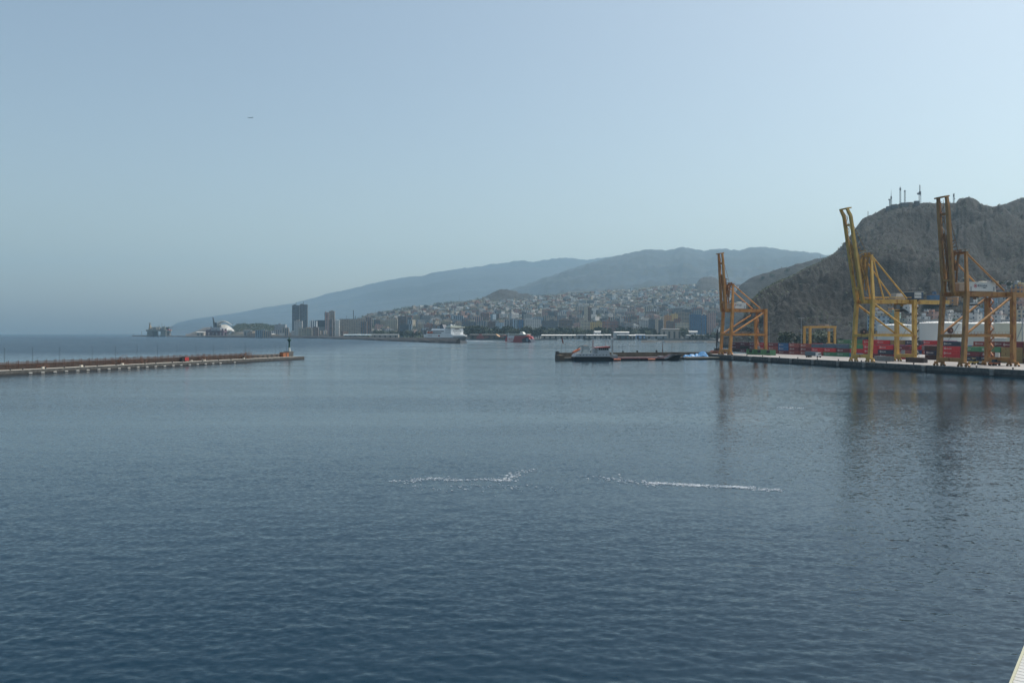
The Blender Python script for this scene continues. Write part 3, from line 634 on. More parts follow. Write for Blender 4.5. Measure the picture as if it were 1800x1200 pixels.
# storage tanks
def tank(px0, px1, ytop, D, c, label, rim=.0):
    m = mat('tank_'+str(c[2]), c, .5, var=.05, scale=.05, rust=((.38, .33, .22), .72)); cx = (px0+px1)/2; r = (px1-px0)/2/F*D; z1 = zy(ytop, D)
    o = empty('storage_tank', P(cx, D, 2.9)); tag(o, label, 'storage tank', 'white storage tanks behind the containers')
    h = z1-2.9; eave = h-r*.09
    sh = MB(); sh.lathe([(r, 0), (r, eave*.25), (r*1.002, eave*.25), (r*1.002, eave*.26), (r, eave*.26), (r, eave*.93), (r*1.012, eave*.93), (r*1.012, eave*.955), (r, eave*.955), (r, eave)], 64); sh.build('shell', m, o)
    MB().lathe([(r*1.005, eave), (r*.97, eave+r*.02), (r*.5, eave+r*.07), (.5, h)], 64).build('roof', mat('tank_roof', (.66, .66, .62), .5, var=.04), o, True)
    rl = MB()
    for i in range(40):
        a = 2*math.pi*i/40; a2 = 2*math.pi*(i+1)/40; p = (r*1.0*math.cos(a), r*math.sin(a)); q = (r*math.cos(a2), r*math.sin(a2))
        rl.beam((p[0], p[1], eave), (p[0], p[1], eave+1.1), .1); rl.beam((p[0], p[1], eave+1.1), (q[0], q[1], eave+1.1), .08)
    rl.build('railing', m_steel, o)
    st = MB(); a0 = R(-120)
    for i in range(30):
        a = a0+i*.028; a2 = a+.028; z = eave*i/30; z2 = eave*(i+1)/30; st.beam((r*1.02*math.cos(a), r*1.02*math.sin(a), z), (r*1.02*math.cos(a2), r*1.02*math.sin(a2), z2), .8, .15)
    st.build('spiral_stairs', m_steel, o)
tank(1545, 1602, 570, 700, (.60, .60, .56), 'white storage tank left of the right legs of the yellow crane, leftmost of the tanks')
tank(1584, 1628, 571, 740, (.56, .57, .54), 'white storage tank half hidden behind the yellow crane legs')
tank(1612, 1692, 565.5, 630, (.61, .61, .57), 'largest white storage tank with a green mark, left of the brown crane')
tank(1680, 1756, 567, 690, (.60, .60, .55), 'white storage tank behind the middle of the brown crane')
tank(1752, 1800, 566.5, 650, (.58, .55, .43), 'cream storage tank behind the right legs of the brown crane')
tank(1812, 1880, 568, 700, (.59, .59, .55), 'white storage tank at the far right beyond the brown crane')
gm = MB(); p0 = P(1616, 612.5, 0)
for k in range(4): gm.box(p0.x-.5+rnd.uniform(-.5, .5), p0.x+.9, p0.y+.0, p0.y+.25, 7+k*2.2, 8.6+k*2.2)

# lamp masts
def lamp_mast(px, D, ytop, label, zb=2.9, w=.35):
    z1 = zy(ytop, D); o = empty('lamp_mast', P(px, D, zb)); tag(o, label, 'lamp mast', 'tall lamp masts of the port')
    MB().cyl((0, 0, 0), (0, 0, z1-zb), w, w*.5, 8).build('pole', m_steel, o)
    hd = MB()
    hd.beam((-2.6, 0, z1-zb), (2.6, 0, z1-zb), .25, .2)
    for k in range(5): hd.box(-2.7+k*1.2, -2.1+k*1.2, -.4, .3, z1-zb-.35, z1-zb+.05)
    hd.build('lamp_head', m_steel, o)
lamp_mast(1408.5, 700, 559.5, 'tall grey lamp mast in front of the rocky hill, left of the yard gantry')
lamp_mast(1540, 640, 552.5, 'tall grey lamp mast behind the yellow crane legs')
lamp_mast(1797, 600, 545, 'tall dark lamp mast at the right edge of the picture', w=.5)
lamp_mast(1352, 900, 566, 'slim lamp mast right of the orange crane below the hill')
# ------------------------------------------------------------ left breakwater with its lattice of rusty steel
A = P(0, 336); B = P(535, 548); BD = (B-A).normalized(); BN = Vector((-BD.y, BD.x, 0)); BA = math.atan2(BD.y, BD.x)   # BN points away from the camera
BL = (B-A).length
def bk(s, t, z=0): v = A+BD*s+BN*t; v.z = z; return v
def sb(px, t):        # distance along the breakwater where the photo column px meets the line offset t
    r = (px-900)/F; o = A+BN*t; return (r*o.y-o.x)/(BD.x-r*BD.y)
bw = empty('breakwater', A, BA); tag(bw, 'long concrete breakwater with a dark stained face running in from the left edge', 'breakwater')
MB().box(-90, BL, 0, 17, -3, 1.9).build('wall', m_wall, bw)
mb = MB(); mb.face([(-90, .3, 1.905), (BL-.3, .3, 1.905), (BL-.3, 16.7, 1.905), (-90, 16.7, 1.905)]); mb.build('deck', mat('breakwater_deck', (.24, .23, .20), .9, var=.2, scale=.2), bw)
mb = MB(); mb.box(-90, BL, -.08, -.004, -1.0, .75); mb.build('tide_mark', m_dark, bw)
mb = MB(); mb.box(-90, BL, -.1, .35, 1.92, 2.05); mb.build('coping', m_kerb, bw)
m_brown = mat('breakwater_parapet', (.12, .10, .085), .9, var=.35, scale=.5)
mb = MB(); mb.box(-90, sb(425, 11), 11.5, 13.2, 1.91, 4.3); mb.box(sb(425, 11), BL-9, 9.5, 12.5, 1.91, 3.9); mb.build('parapet', mat('parapet_stone', (.10, .085, .075), .9, var=.4), bw)
s = sb(425, 9.5)
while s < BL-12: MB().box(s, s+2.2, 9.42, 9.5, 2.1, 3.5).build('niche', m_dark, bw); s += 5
m_rust = mat('rusty_steel', (.085, .058, .048), .85, var=.4, scale=.8)
rn = random.Random(11); fence0 = None; s = -60; n = 0
while s < sb(425, 10):
    L = 9.6
    if fence0 is None:
        fence0 = empty('steel_rack', bk(s, 10.2, 1.91), BA); r = MB()
        for k in range(7): r.beam((0, 0, .5+k*.44), (L-.15, 0, .5+k*.44), .16, .2)
        for k in range(3): r.beam((0, 1.0, .9+k*1.1), (L-.15, 1.0, .9+k*1.1), .2, .3)
        r.build('rail', m_rust, fence0); r = MB()
        for x in (0.1, 4.8): r.beam((x, 0, 0), (x, 0, 3.95), .22); r.beam((x, 1.0, 0), (x, 1.0, 3.7), .22)
        r.build('post', mat('rusty_post', (.075, .04, .03), .85), fence0); o = fence0
    else: o = copy_tree(fence0, bk(s, 10.2, 1.91+rn.uniform(-.08, .05)))
    n += 1; tag(o, 'rusty brown steel rack bay along the left breakwater', 'steel rack', 'rusty racks along the breakwater'); s += L
for i, px in enumerate((8, 57, 105, 162, 203, 241, 277)):
    pass
lp0 = None
for i, px in enumerate((8, 57, 105, 162, 203, 241, 277, 311, 344.5, 375, 404, 431, 459, 484, 492, 503.5)):
    h = 9.6 if i < 13 else 10.5
    if lp0 is None:
        lp0 = empty('breakwater_pole', bk(sb(px, 12.3), 12.3, 3.4), BA); MB().cyl((0, 0, -1.5), (0, 0, h-2), .09, .06, 6).build('pole', m_iron, lp0)
        MB().box(-.25, .25, -.12, .12, h-2, h-1.8).build('lamp_head', m_iron, lp0); o = lp0
    else: o = copy_tree(lp0, bk(sb(px, 12.3), 12.3, 3.4))
    tag(o, 'thin dark lamp pole on the left breakwater', 'lamp pole', 'thin poles along the breakwater')
# tangled heaps of bars
m_tang = mat('tangled_rust', (.13, .07, .05), .9)
for (px, wd, hh, n, lab) in ((218, 13, 5.4, 90, 'tangled heap of rusty bars on the breakwater, left of the red box'), (75, 7, 3.2, 40, 'small heap of rusty bars on the breakwater nearest the left edge'), (251, 8, 4.5, 40, 'loose pile of rusty bars on the breakwater beside the biggest heap'), (357, 8, 6, 60, 'tall thin bundle of rusty bars right of the red box'), (434, 13, 6.2, 120, 'largest tangled heap of rusty bars at the end of the steel racks')):
    mb = MB(); s0 = sb(px, 9)
    for k in range(n):
        a = Vector((rn.gauss(0, wd/4), rn.uniform(-1, 2.2), abs(rn.gauss(0, hh/3)))); d = Vector((rn.uniform(-2.4, 2.4), rn.uniform(-1, 1), rn.uniform(-1.6, 1.6)))
        b = a+d; b.z = max(0, min(hh, b.z)); mb.beam(a, b, .13)
    o = mb.build('scrap_heap', m_tang); o.location = bk(s0, 8.6, 1.92); o.rotation_euler = (0, 0, BA); tag(o, lab, 'scrap heap', 'rusty scrap on the breakwater')
b0 = None
for px in (18, 40, 80, 113, 148, 171, 204, 255, 274, 303, 320, 356, 384, 406, 432, 471):
    s = sb(px, 1.2)
    if b0 is None: b0 = MB().lathe([(.35, 0), (.28, .1), (.25, .5), (.45, .55), (.45, .8), (.1, .9)], 10).build('bollard', m_iron); b0.location = bk(s, 1.2, 1.91); o = b0
    else: o = copy_tree(b0, bk(s, 1.2, 1.91))
    tag(o, 'black mooring bollard on the left breakwater', 'bollard', 'bollards on the left breakwater')
b0 = None
for px in (53, 74.5, 96, 116, 136, 154, 173, 191, 209, 226, 242, 258, 273, 289, 304, 318, 333, 347, 361, 374, 387, 412):
    s = sb(px, 0)
    if b0 is None: b0 = MB().box(-.9, .9, -.35, -.03, .25, .75, top=(-.7, .7, -.35, -.03)).build('wall_fender', mat('fender_white', (.40, .40, .38), .8)); b0.location = bk(s, -.06, 0); b0.rotation_euler = (0, 0, BA); o = b0
    else: o = copy_tree(b0, bk(s, -.06, 0))
    tag(o, 'small pale fender block low on the face of the left breakwater', 'fender', 'fenders along the left breakwater')
m_or = mat('orange_cabin', (.30, .11, .045), .7); m_rd = mat('red_paint', (.34, .03, .03), .5)
cbn = empty('harbour_cabin', bk(sb(498, 7), 7, 1.92), BA); tag(cbn, 'orange cabin on the end of the left breakwater beside the green light', 'cabin')
MB().box(0, 6.4, 0, 3, 0, 3.0).build('wall', m_or, cbn); MB().box(-.2, 6.6, -.2, 3.2, 3.0, 3.2).build('roof', m_wall, cbn); MB().box(3.0, 3.8, -.05, 0, .05, 2.3).build('door', m_dark, cbn)
MB().box(7.6, 12.5, .6, 4.8, .0, 3.6).build('plinth', m_wall, cbn)
lt = empty('harbour_light', bk(sb(508.5, 9), 9, 5.5), 0); tag(lt, 'dark green harbour light tower on a white base at the breakwater end', 'light tower')
mg = mat('light_green', (.01, .055, .04), .45)
MB().lathe([(1.0, 0), (.75, 1.4), (.6, 2.6)], 14).build('base', mat('light_base', (.42, .45, .42), .6), lt)
MB().lathe([(.55, 2.6), (.52, 6.2), (.9, 7.2), (1.35, 7.4), (1.35, 8.3), (1.2, 8.4)], 14).build('tower', mg, lt)
MB().lathe([(.42, 8.4), (.42, 9.3), (.15, 9.7), (.05, 10.6)], 12).build('lantern', mg, lt)
rb = empty('red_box', bk(sb(325, 7), 7, 1.92), BA); tag(rb, 'red metal box with a dark end standing on the left breakwater', 'metal box')
MB().box(0, 3.2, 0, 2.2, .4, 2.3).build('body', m_rd, rb); MB().box(-.06, 0, -.05, 2.25, .0, 2.7).build('door', m_iron, rb); MB().box(-1.8, -.1, .2, 2, 0, 2.3).build('engine_box', m_iron, rb)
for x in (.7, 3.4): MB().cyl((x, .1, .3), (x, .4, .3), .32).build('wheel', m_ty, rb)
for i, px in enumerate((76, 143, 215, 337, 356, 360, 429)):
    o = MB().box(-.9, .9, -.5, .5, 0, .85, top=(-.7, .7, -.4, .4)).build('concrete_block', mat('block_pale', (.5, .47, .40), .8)); o.location = bk(sb(px, 4), 4, 1.92); o.rotation_euler = (0, 0, BA+.2*i)
    tag(o, 'pale concrete block lying on the deck of the left breakwater', 'concrete block', 'blocks on the breakwater')

# ------------------------------------------------------------ pier in the middle, tanker alongside
pa = P(984, 528); pb = P(1240, 548); PD = (pb-pa).normalized(); PN = Vector((-PD.y, PD.x, 0)); PAg = math.atan2(PD.y, PD.x); PL = (pb-pa).length
def sp_(px, t): r = (px-900)/F; o = pa+PN*t; return (r*o.y-o.x)/(PD.x-r*PD.y)
pr = empty('pier', pa, PAg); tag(pr, 'long low pier with a brown parapet wall behind the moored tanker', 'pier')
m_pbr = mat('pier_brown', (.12, .095, .07), .9, var=.35, scale=.3)
MB().box(0, PL+10, 0, 13, -3, 1.6).build('deck', m_wall, pr)
MB().box(2.5, PL+10, 11, 12.6, 1.6, 4.7).build('parapet', m_pbr, pr)
MB().box(-.02, 2.4, 9, 12.6, 1.6, 5.6, top=(.2, 2.0, 9.5, 12.4)).build('end_block', m_dark, pr)
MB().box(-.03, 3.2, -.1, 12, -1, 3.2).build('end_wall', m_pbr, pr)
MB().box(sp_(1203, -1), PL+8, -5, 0, .9, 1.5).build('pontoon', mat('pontoon_pale', (.45, .40, .31), .8), pr)
MB().box(sp_(1203, -1)-1, PL+8, -4.6, 0, -1, .9).build('pontoon_float', m_dark, pr)
for px, zz in ((1038, 5.8), (1045, 6.0), (1095, 5.6), (1120, 5.9), (1154, 6.2), (1007, 5.4)):
    o = MB().box(-.5, .5, -.4, .4, 0, zz-4.7).build('pier_cabinet', m_iron); s = sp_(px, 11.8); v = pa+PD*s+PN*11.8; o.location = (v.x, v.y, 4.7); o.rotation_euler = (0, 0, PAg)
    tag(o, 'small dark cabinet standing on top of the pier parapet', 'cabinet', 'cabinets on the pier wall')
lampp = None
for px in (994.5, 1095, 1181):
    s = sp_(px, 12); v = pa+PD*s+PN*12; h = zy(603, v.y)-4.7
    o = MB().cyl((0, 0, 0), (0, 0, h), .12, .07, 6).build('light_pole', m_iron); o.location = (v.x, v.y, 4.7); tag(o, 'thin dark pole rising from the pier parapet', 'pole', 'poles on the pier')
fg = empty('flag', P(994, 540, 4.7)); tag(fg, 'drooping dark red flag on the left end of the pier', 'flag')
mb = MB(); V = [(-2.9, 0, 10.0), (-2.1, 0, 10.2), (-1.2, 0, 6.2), (-1.9, 0, 6.2)]; mb.prism(V, [(x, y+.06, z) for x, y, z in V]); mb.build('cloth', mat('flag_red', (.16, .03, .03), .8), fg)
MB().cyl((-2.9, 0, -.5), (-2.3, 0, 10.6), .06).build('mast', m_iron, fg)
# blue tarpaulins and a pile of brown goods at the root of the pier
m_tarp = mat('blue_tarpaulin', (.03, .20, .44), .5, var=.35, scale=.9)
for i, (px, wd, hh) in enumerate(((1207, 5, 1.4), (1216, 6, 1.9), (1226, 6, 2.2), (1234.5, 9, 3.6))):
    mb = MB(); n = 9; rows = []
    for j in range(5):
        y = -2+j; rows.append([(wd*(k/(n-1)-.5), y, max(0.02, hh*(1-abs(j-2)/2.2)*(1-abs(2*k/(n-1)-1)**3)+rn.uniform(-.25, .25)*(0 < k < n-1))) for k in range(n)])
    mb.loft(rows, False, closed=False); s = sp_(px, 5); v = pa+PD*s+PN*5
    o = mb.build('tarpaulin_heap', m_tarp); o.location = (v.x, v.y, 1.62); o.rotation_euler = (0, 0, PAg); sol = o.modifiers.new('t', 'SOLIDIFY'); sol.thickness = .15
    tag(o, ('low blue tarpaulin heap at the right end of the pier', 'tallest blue tarpaulin heap beside the brown barge')[i == 3], 'tarpaulin', 'blue tarpaulins on the pier')

def hull_mesh(L, B, Hf, wl=0, bow=.18, stern=.08, flare=.8, rake=5, zb=-1.2, sheer=None, n=26, mi_line=None):
    """a ship's hull along +x (bow), outline narrowing at both ends, flared forward"""
    mb = MB(); rings = []
    for k in range(n+1):
        f = k/n; w = 1.0
        if f > 1-bow: w = max(.03, 1-((f-1+bow)/bow)**2.2)
        if f < stern: w = .82+.18*(f/stern)
        wt = B/2*max(w, .03)**.7; wb = B/2*max(.02, w)*(flare if f > .6 else .95)
        zt = sheer(f) if sheer else Hf; x0 = -L/2+L*f; xr = rake*max(0, (f-.75)/.25)**2
        zm = zt*.5
        rings.append([(x0+xr, -wt, zt), (x0+xr*.5, -(wt+wb)/2, zm), (x0, -wb, zb), (x0, wb, zb), (x0+xr*.5, (wt+wb)/2, zm), (x0+xr, wt, zt)])
    mb.loft(rings); return mb
# tanker: length along the pier, bow to the right
tx0 = P(1003, 523); tx1 = P(1196, 534); TD = (tx1-tx0).normalized(); TA = math.atan2(TD.y, TD.x); TLn = (tx1-tx0).length
tc = (tx0+tx1)/2; tc.z = 0
tn = empty('coastal_tanker', tc, TA); tag(tn, 'small coastal tanker with black hull, white aft superstructure and raised bow, moored at the pier', 'ship')
m_blk = mat('hull_black', (.006, .010, .016), .5, var=.2); m_swh = mat('ship_white', (.40, .43, .45), .5, var=.1, rust=((.30, .2, .15), .7)); m_sgl = mat('ship_glass', (.012, .016, .02), .2)
def shr(f):
    if f < .33: return 3.3
    if f < .36: return 3.3-(f-.33)/.03*1.9
    if f < .86: return 1.35
    if f < .94: return 1.35+(f-.86)/.08*3.2
    return 4.7
hull_mesh(TLn-3, 10.5, 3, rake=2.5, sheer=shr, n=60).build('hull', m_blk, tn)
x = -TLn/2; tn.scale = (1, 1, .77)
m_dkr = mat('deck_red', (.14, .045, .045), .8)
MB().box(x+26, x+62, -4.6, 4.6, 1.36, 1.7).build('deck', m_dkr, tn)
pp = MB()
for y in (-2.8, -1.4, 0, 1.4, 2.8): pp.cyl((x+27, y, 2.3), (x+60, y, 2.3), .22, n=6)
for k in range(12): pp.box(x+28+k*2.8, x+28.3+k*2.8, -3.4, 3.4, 1.7, 2.6)
pp.build('cargo_pipe', mat('pipe_mauve', (.20, .13, .15), .7), tn)
r = MB()
for k in range(30): r.beam((x+26+k*1.25, -5, 1.4), (x+26+k*1.25, -5, 2.5), .07)
r.beam((x+26, -5, 2.5), (x+62, -5, 2.5), .08); r.beam((x+26, -5, 1.95), (x+62, -5, 1.95), .06); r.build('railing', mat('rail_pink', (.3, .22, .22), .6), tn)
sup = MB().box(x+1.5, x+25.5, -4.9, 4.9, 3.3, 6.1, top=(x+3, x+25, -4.9, 4.9)).build('superstructure', m_swh, tn)
for k in range(9): MB().box(x+5+k*2.2, x+5.6+k*2.2, -4.96, -4.9, 4.5, 5.1).build('porthole', m_sgl, sup)
MB().box(x+17, x+25, -4.6, 4.6, 6.1, 8.2).build('bridge_deck', m_swh, sup)
wh = MB().box(x+17.5, x+24.6, -4.4, 4.4, 8.2, 10.6, top=(x+16.9, x+25.2, -4.4, 4.4)).build('wheelhouse', m_swh, tn)
for k in range(5): MB().box(x+17.8+k*1.35, x+18.95+k*1.35, -4.5, -4.38, 8.9, 10.4).build('window', m_sgl, wh)
rf = MB(); V = [(x+16, -4.8, 10.7), (x+25.6, -4.8, 10.7), (x+25.6, 4.8, 10.7), (x+16, 4.8, 10.7)]; rf.prism(V, [(x+16, -4.8, 11.1), (x+25.6, -4.8, 12.0), (x+25.6, 4.8, 12.0), (x+16, 4.8, 11.1)]); rf.build('roof', mat('roof_dark_red', (.22, .045, .04), .6), wh)
fu = MB().box(x+7.5, x+12.8, -2.6, 2.6, 6.1, 12.4, top=(x+7.9, x+12, -2.2, 2.2)).build('funnel', mat('funnel_grey', (.28, .33, .34), .5), tn)
MB().box(x+8.0, x+11.8, -2, 2, 12.42, 13.2, top=(x+8.8, x+10.5, -1.2, 1.2)).build('funnel_top', m_iron, fu)
MB().box(x+8.2, x+10.6, -2.75, -2.63, 8.2, 8.9).build('name_board', m_wh, fu)
arc = MB()
for k in range(8):
    a0, a1 = math.pi*(.5+k/16), math.pi*(.5+(k+1)/16); arc.beam((x+7.8+3.6*math.cos(a0), -2.4, 9.2+3.6*math.sin(a0)), (x+7.8+3.6*math.cos(a1), -2.4, 9.2+3.6*math.sin(a1)), .35)
arc.build('davit', m_iron, tn)
lb = MB(); lb.loft([[Vector((x+1+dx, y, 6.6+dx*.62+z)) for y, z in ((-1.1*w, 0), (-.7*w, -.8*w), (.7*w, -.8*w), (1.1*w, 0), (.6*w, .9*w), (-.6*w, .9*w))] for dx, w in ((0, .2), (.8, .9), (3, 1), (4.8, .9), (5.8, .25))]); lb.build('lifeboat', mat('lifeboat_orange', (.42, .12, .05), .6), tn)
MB().beam((x-.3, -1.6, 4.9), (x+6.5, -1.6, 9), .3).build('launch_ramp', mat('ramp_pink', (.35, .18, .16), .6), tn)
def ship_mast(mx, z0, z1, w, m, par, arms=2):
    w *= 1.6; mb = MB(); mb.beam((mx, 0, z0), (mx, 0, z1), w, w, w2=w*.4, h2=w*.4)
    for k in range(arms): zz = z0+(z1-z0)*(.45+.3*k); mb.beam((mx, -1.4, zz), (mx, 1.4, zz), .14); mb.beam((mx-1.1, 0, zz), (mx+1.1, 0, zz), .14)
    return mb.build('mast', m, par)
ship_mast(x+15, 6.1, 18.2, .8, mat('mast_pink', (.42, .34, .33), .6), tn); MB().box(x+14.2, x+16.2, -1, 1, 6.1, 10).build('mast_house', m_swh, tn)
ship_mast(x+23.5, 12, 18.6, .22, m_swh, tn, 0); ship_mast(x+25.8, 1.4, 17.5, .2, m_swh, tn, 0)
ship_mast(x+28.2, 1.4, 17.8, .7, mat('mast_grey', (.3, .33, .33), .6), tn, 2); MB().box(x+27.5, x+31, -3, 3, 1.7, 4.9).build('pump_house', mat('pump_house_grey', (.24, .28, .30), .6), tn)
ship_mast(x+62.8, 3, 15.0, .35, mat('mast_brown', (.15, .08, .07), .6), tn, 3)
fc = MB(); V = [(x+58, -4.6, 1.4), (x+62, -4.6, 1.4), (x+67.5, -4.2, 5.1), (x+66, -4.2, 5.1)]; fc.prism(V, [(a, b+.1, c) for a, b, c in V]); fc.build('bow_rail', mat('bow_rail_mauve', (.3, .2, .2), .6), tn)
MB().box(x+60, x+63, -3, 3, 1.7, 3.6).build('windlass', m_steel, tn)
MB().box(x+67, x+71, -2.2, 2.2, 4.72, 5.2).build('bow_hatch', m_blk, tn)
fl0 = None
for px, y_ in ((1085, 632.2), (1145.5, 631.3)):
    D = 18*F/(634.3-586)-1.5
    o = MB().cyl((-2.4, 0, 0), (2.4, 0, 0), .42, n=12).build('mooring_float', mat('float_orange', (.5, .17, .09), .5)); o.location = P(px, 522+(px-1003)/193*10.5-6.9, .75); o.rotation_euler = (0, 0, TA)
    tag(o, ('orange float between tanker hull and open water, nearest the white superstructure', 'orange float beside the tanker hull, nearest the bow')[px > 1100], 'float', 'orange floats along the tanker')
# brown barge with a dark crane at the root of the quay
bgx = P(1266, 590); bg_ = empty('crane_barge', (bgx.x, bgx.y, 0), .1); tag(bg_, 'rusty brown work barge with a thin dark crane behind the orange crane legs', 'barge')
hull_mesh(26, 9, 2.2, bow=.2, rake=2).build('hull', m_pbr, bg_); MB().box(-9, 4, -3.4, 3.4, 2.2, 5.2, top=(-6, 3, -3, 3)).build('deckhouse', mat('barge_rust', (.20, .08, .05), .8), bg_)
MB().box(-4, -1, -2, 2, 5.2, 6.8).build('crane_cab', m_iron, bg_)
cj = MB(); 
for a, b in (((-3, -.6, 6.5), (-2.4, -.4, 21)), ((-1.6, -.6, 6.5), (-2.2, -.4, 21)), ((-3, .6, 6.5), (-2.4, .4, 21)), ((-1.6, .6, 6.5), (-2.2, .4, 21))): cj.beam(a, b, .28)
for k in range(7): z = 7+2*k; cj.beam((-3, -.6, z), (-1.7, -.6, z+1.8), .14)
cj.build('crane_jib', mat('jib_dark_blue', (.01, .015, .03), .5), bg_)
MB().box(5, 8.5, -2.2, 2.2, 2.2, 5.6).build('white_cabin', m_swh, bg_)

# ------------------------------------------------------------ long breakwater of the outer harbour
BWP = [P(806, 1385), P(760, 1490), P(700, 1720), P(640, 2080), P(560, 2650), P(480, 2900), P(400, 3150), P(340, 3400), P(290, 3900), P(234, 4250)]
ob = empty('outer_breakwater', (0, 0, 0)); tag(ob, 'very long dark stone breakwater crossing the harbour from the oil rig to the ferry', 'breakwater')
def strip(name, pts, off0, off1, z0, z1, m, par, jag=0):
    mb = MB(); rings = []
    for i, p in enumerate(pts):
        d = (pts[min(i+1, len(pts)-1)]-pts[max(i-1, 0)]).normalized(); n = Vector((d.y, -d.x, 0))
        a = p+n*off0; b = p+n*off1; rings.append([(a.x, a.y, z0), (a.x, a.y, z1), (b.x, b.y, z1), (b.x, b.y, z0)])
    mb.loft(rings); return mb.build(name, m, par)
fine = []
for a, b in zip(BWP, BWP[1:]):
    for k in range(10): fine.append(a+(b-a)*(k/10))
fine.append(BWP[-1])
m_rip = mat('riprap_dark', (.045, .047, .048), .95, var=.5, scale=.25, bump=1)
rip = MB(); rings = []
for i, p in enumerate(fine):
    d = (fine[min(i+1, len(fine)-1)]-fine[max(i-1, 0)]).normalized(); n = Vector((d.y, -d.x, 0)); j = lambda q: rn.uniform(-q, q)
    if n.y > 0: n = -n
    hgt = 8.2 if p.y < 3300 else 6.5
    rings.append([tuple(p+n*(9+j(1.2)))[:2]+(-2,), tuple(p+n*(5.5+j(.8)))[:2]+(3.4+j(.6),), tuple(p+n*1.5)[:2]+(hgt*.86+j(.3),), tuple(p+n*0)[:2]+(hgt,), tuple(p-n*3)[:2]+(hgt,), tuple(p-n*3.4)[:2]+(-2,)])
rip.loft(rings); rip.build('stone_slope', m_rip, ob)
dk = MB(); rings = []
for i, p in enumerate(fine):
    d = (fine[min(i+1, len(fine)-1)]-fine[max(i-1, 0)]).normalized(); n = Vector((d.y, -d.x, 0))
    if n.y > 0: n = -n
    rings.append([tuple(p-n*3.5)[:2]+(-2,), tuple(p-n*3.5)[:2]+(4.2,), tuple(p-n*16)[:2]+(4.2,), tuple(p-n*16)[:2]+(-2,)])
dk.loft(rings); dk.build('deck', m_conc, ob)

# ------------------------------------------------------------ large white ferry behind the breakwater
fe_a = R(-57); L = 144
fp = P(816, 1480); hx = Vector((math.cos(fe_a), math.sin(fe_a), 0)); fcx = fp-hx*(L/2)
fe = empty('car_ferry', (fcx.x, fcx.y, 0), fe_a); tag(fe, 'large white car ferry with lifeboats and a wide bridge moored behind the long breakwater', 'ferry')
m_fw = mat('ferry_white', (.70, .72, .72), .45, var=.06, scale=.1, rust=((.3, .25, .2), .72)); m_fg = mat('ferry_grey', (.24, .25, .26), .5); m_fd = mat('ferry_dark_blue', (.015, .03, .05), .5)
B = 27; h2 = B/2
hull_mesh(L, B, 10.5, bow=.22, rake=9, flare=.85, sheer=lambda f: 9+2.5*max(0, (f-.7)/.3)).build('hull', m_fg, fe)
up = MB(); up.box(-L/2+4, L/2-20, -h2, h2, 9.3, 15.5, top=(-L/2+6, L/2-20, -h2, h2)); up.build('upper_hull', m_fw, fe)
bw_ = MB(); rings = []
for f in np.linspace(0, 1, 8):
    w = h2*(1-f**2.2*.9); xx = L/2-20+22*f; rings.append([(xx, -w, 10.8), (xx+1.5, -w, 14.2), (xx+1.5, w, 14.2), (xx, w, 10.8)])
bw_.loft(rings); bw_.build('bow_bulwark', m_fw, fe)
sup = MB().box(-L/2+14, L/2-27, -h2+.4, h2-.4, 15.5, 23.2, top=(-L/2+18, L/2-28, -h2+.4, h2-.4)).build('superstructure', m_fw, fe)
fr = MB().box(L/2-50, L/2-26.9, -h2+.2, h2-.2, 15.5, 27.4, top=(L/2-50, L/2-28, -h2+.2, h2-.2)).build('forward_house', m_fw, fe)
for r_, (z, n) in enumerate(((24.9, 6), (21.8, 6), (18.6, 5), (15.9, 4))):
    for k in range(n):
        y = (k-(n-1)/2)*(3.0 if r_ else 1.7); MB().box(L/2-27.6 if r_ else L/2-27.8, L/2-26.6, y-.5, y+.5, z, z+1.2).build('window', m_sgl, fr)
for z in (24.2, 21.2, 18.3):
    for k in range(5): MB().box(L/2-47+k*4, L/2-45.8+k*4, -h2-.0, -h2+.25, z, z+1.1).build('window', m_sgl, fr)
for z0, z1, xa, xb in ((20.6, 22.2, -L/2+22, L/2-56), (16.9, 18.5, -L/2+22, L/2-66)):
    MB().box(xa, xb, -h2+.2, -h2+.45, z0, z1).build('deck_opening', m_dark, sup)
br = MB().box(L/2-44, L/2-25.5, -h2-2.4, h2+2.4, 27.9, 30.2, top=(L/2-44, L/2-24.2, -h2-2.4, h2+2.4)).build('bridge', mat('bridge_cream', (.60, .62, .54), .5), fe)
MB().box(L/2-44.1, L/2-26, -h2-2.2, h2+2.2, 27.2, 27.9).build('bridge_window_band', m_sgl, br)
MB().box(L/2-41, L/2-31, -h2+2, h2-3, 30.2, 31.3).build('top_deck', mat('top_deck_cream', (.5, .52, .42), .6), fe)
ma = MB(); ma.beam((L/2-33, 0, 31), (L/2-34, 0, 36.5), .9, .9, w2=.3, h2=.3); ma.beam((L/2-33.5, -3, 34), (L/2-33.5, 3, 34), .25); ma.beam((L/2-36, 2, 31), (L/2-36, 2, 34), .3); ma.build('mast', m_fg, fe)
for (xx, yy, zz) in ((L/2-48, 5, 33.4), (L/2-62, 6, 34.0), (L/2-37, -6, 32.2)): MB().ball((xx, yy, zz), 1.25).build('radome', mat('radome_white', (.68, .7, .7), .4), fe, True)
dk2 = MB().box(-L/2+30, L/2-50, -h2+3, h2-3, 23.2, 26.6, top=(-L/2+33, L/2-50, -h2+4, h2-4)).build('upper_deckhouse', m_fw, fe)
fu = MB(); fu.prism([(-14, -5, 26.6), (2, -5, 26.6), (2, 5, 26.6), (-14, 5, 26.6)], [(-20, -3.6, 33.5), (-8, -3.6, 34.5), (-8, 3.6, 34.5), (-20, 3.6, 33.5)]); fu = fu.build('funnel', m_fd, fe)
MB().box(-18, -10, -3, 3, 34.2, 35.6).build('exhaust', m_iron, fu)
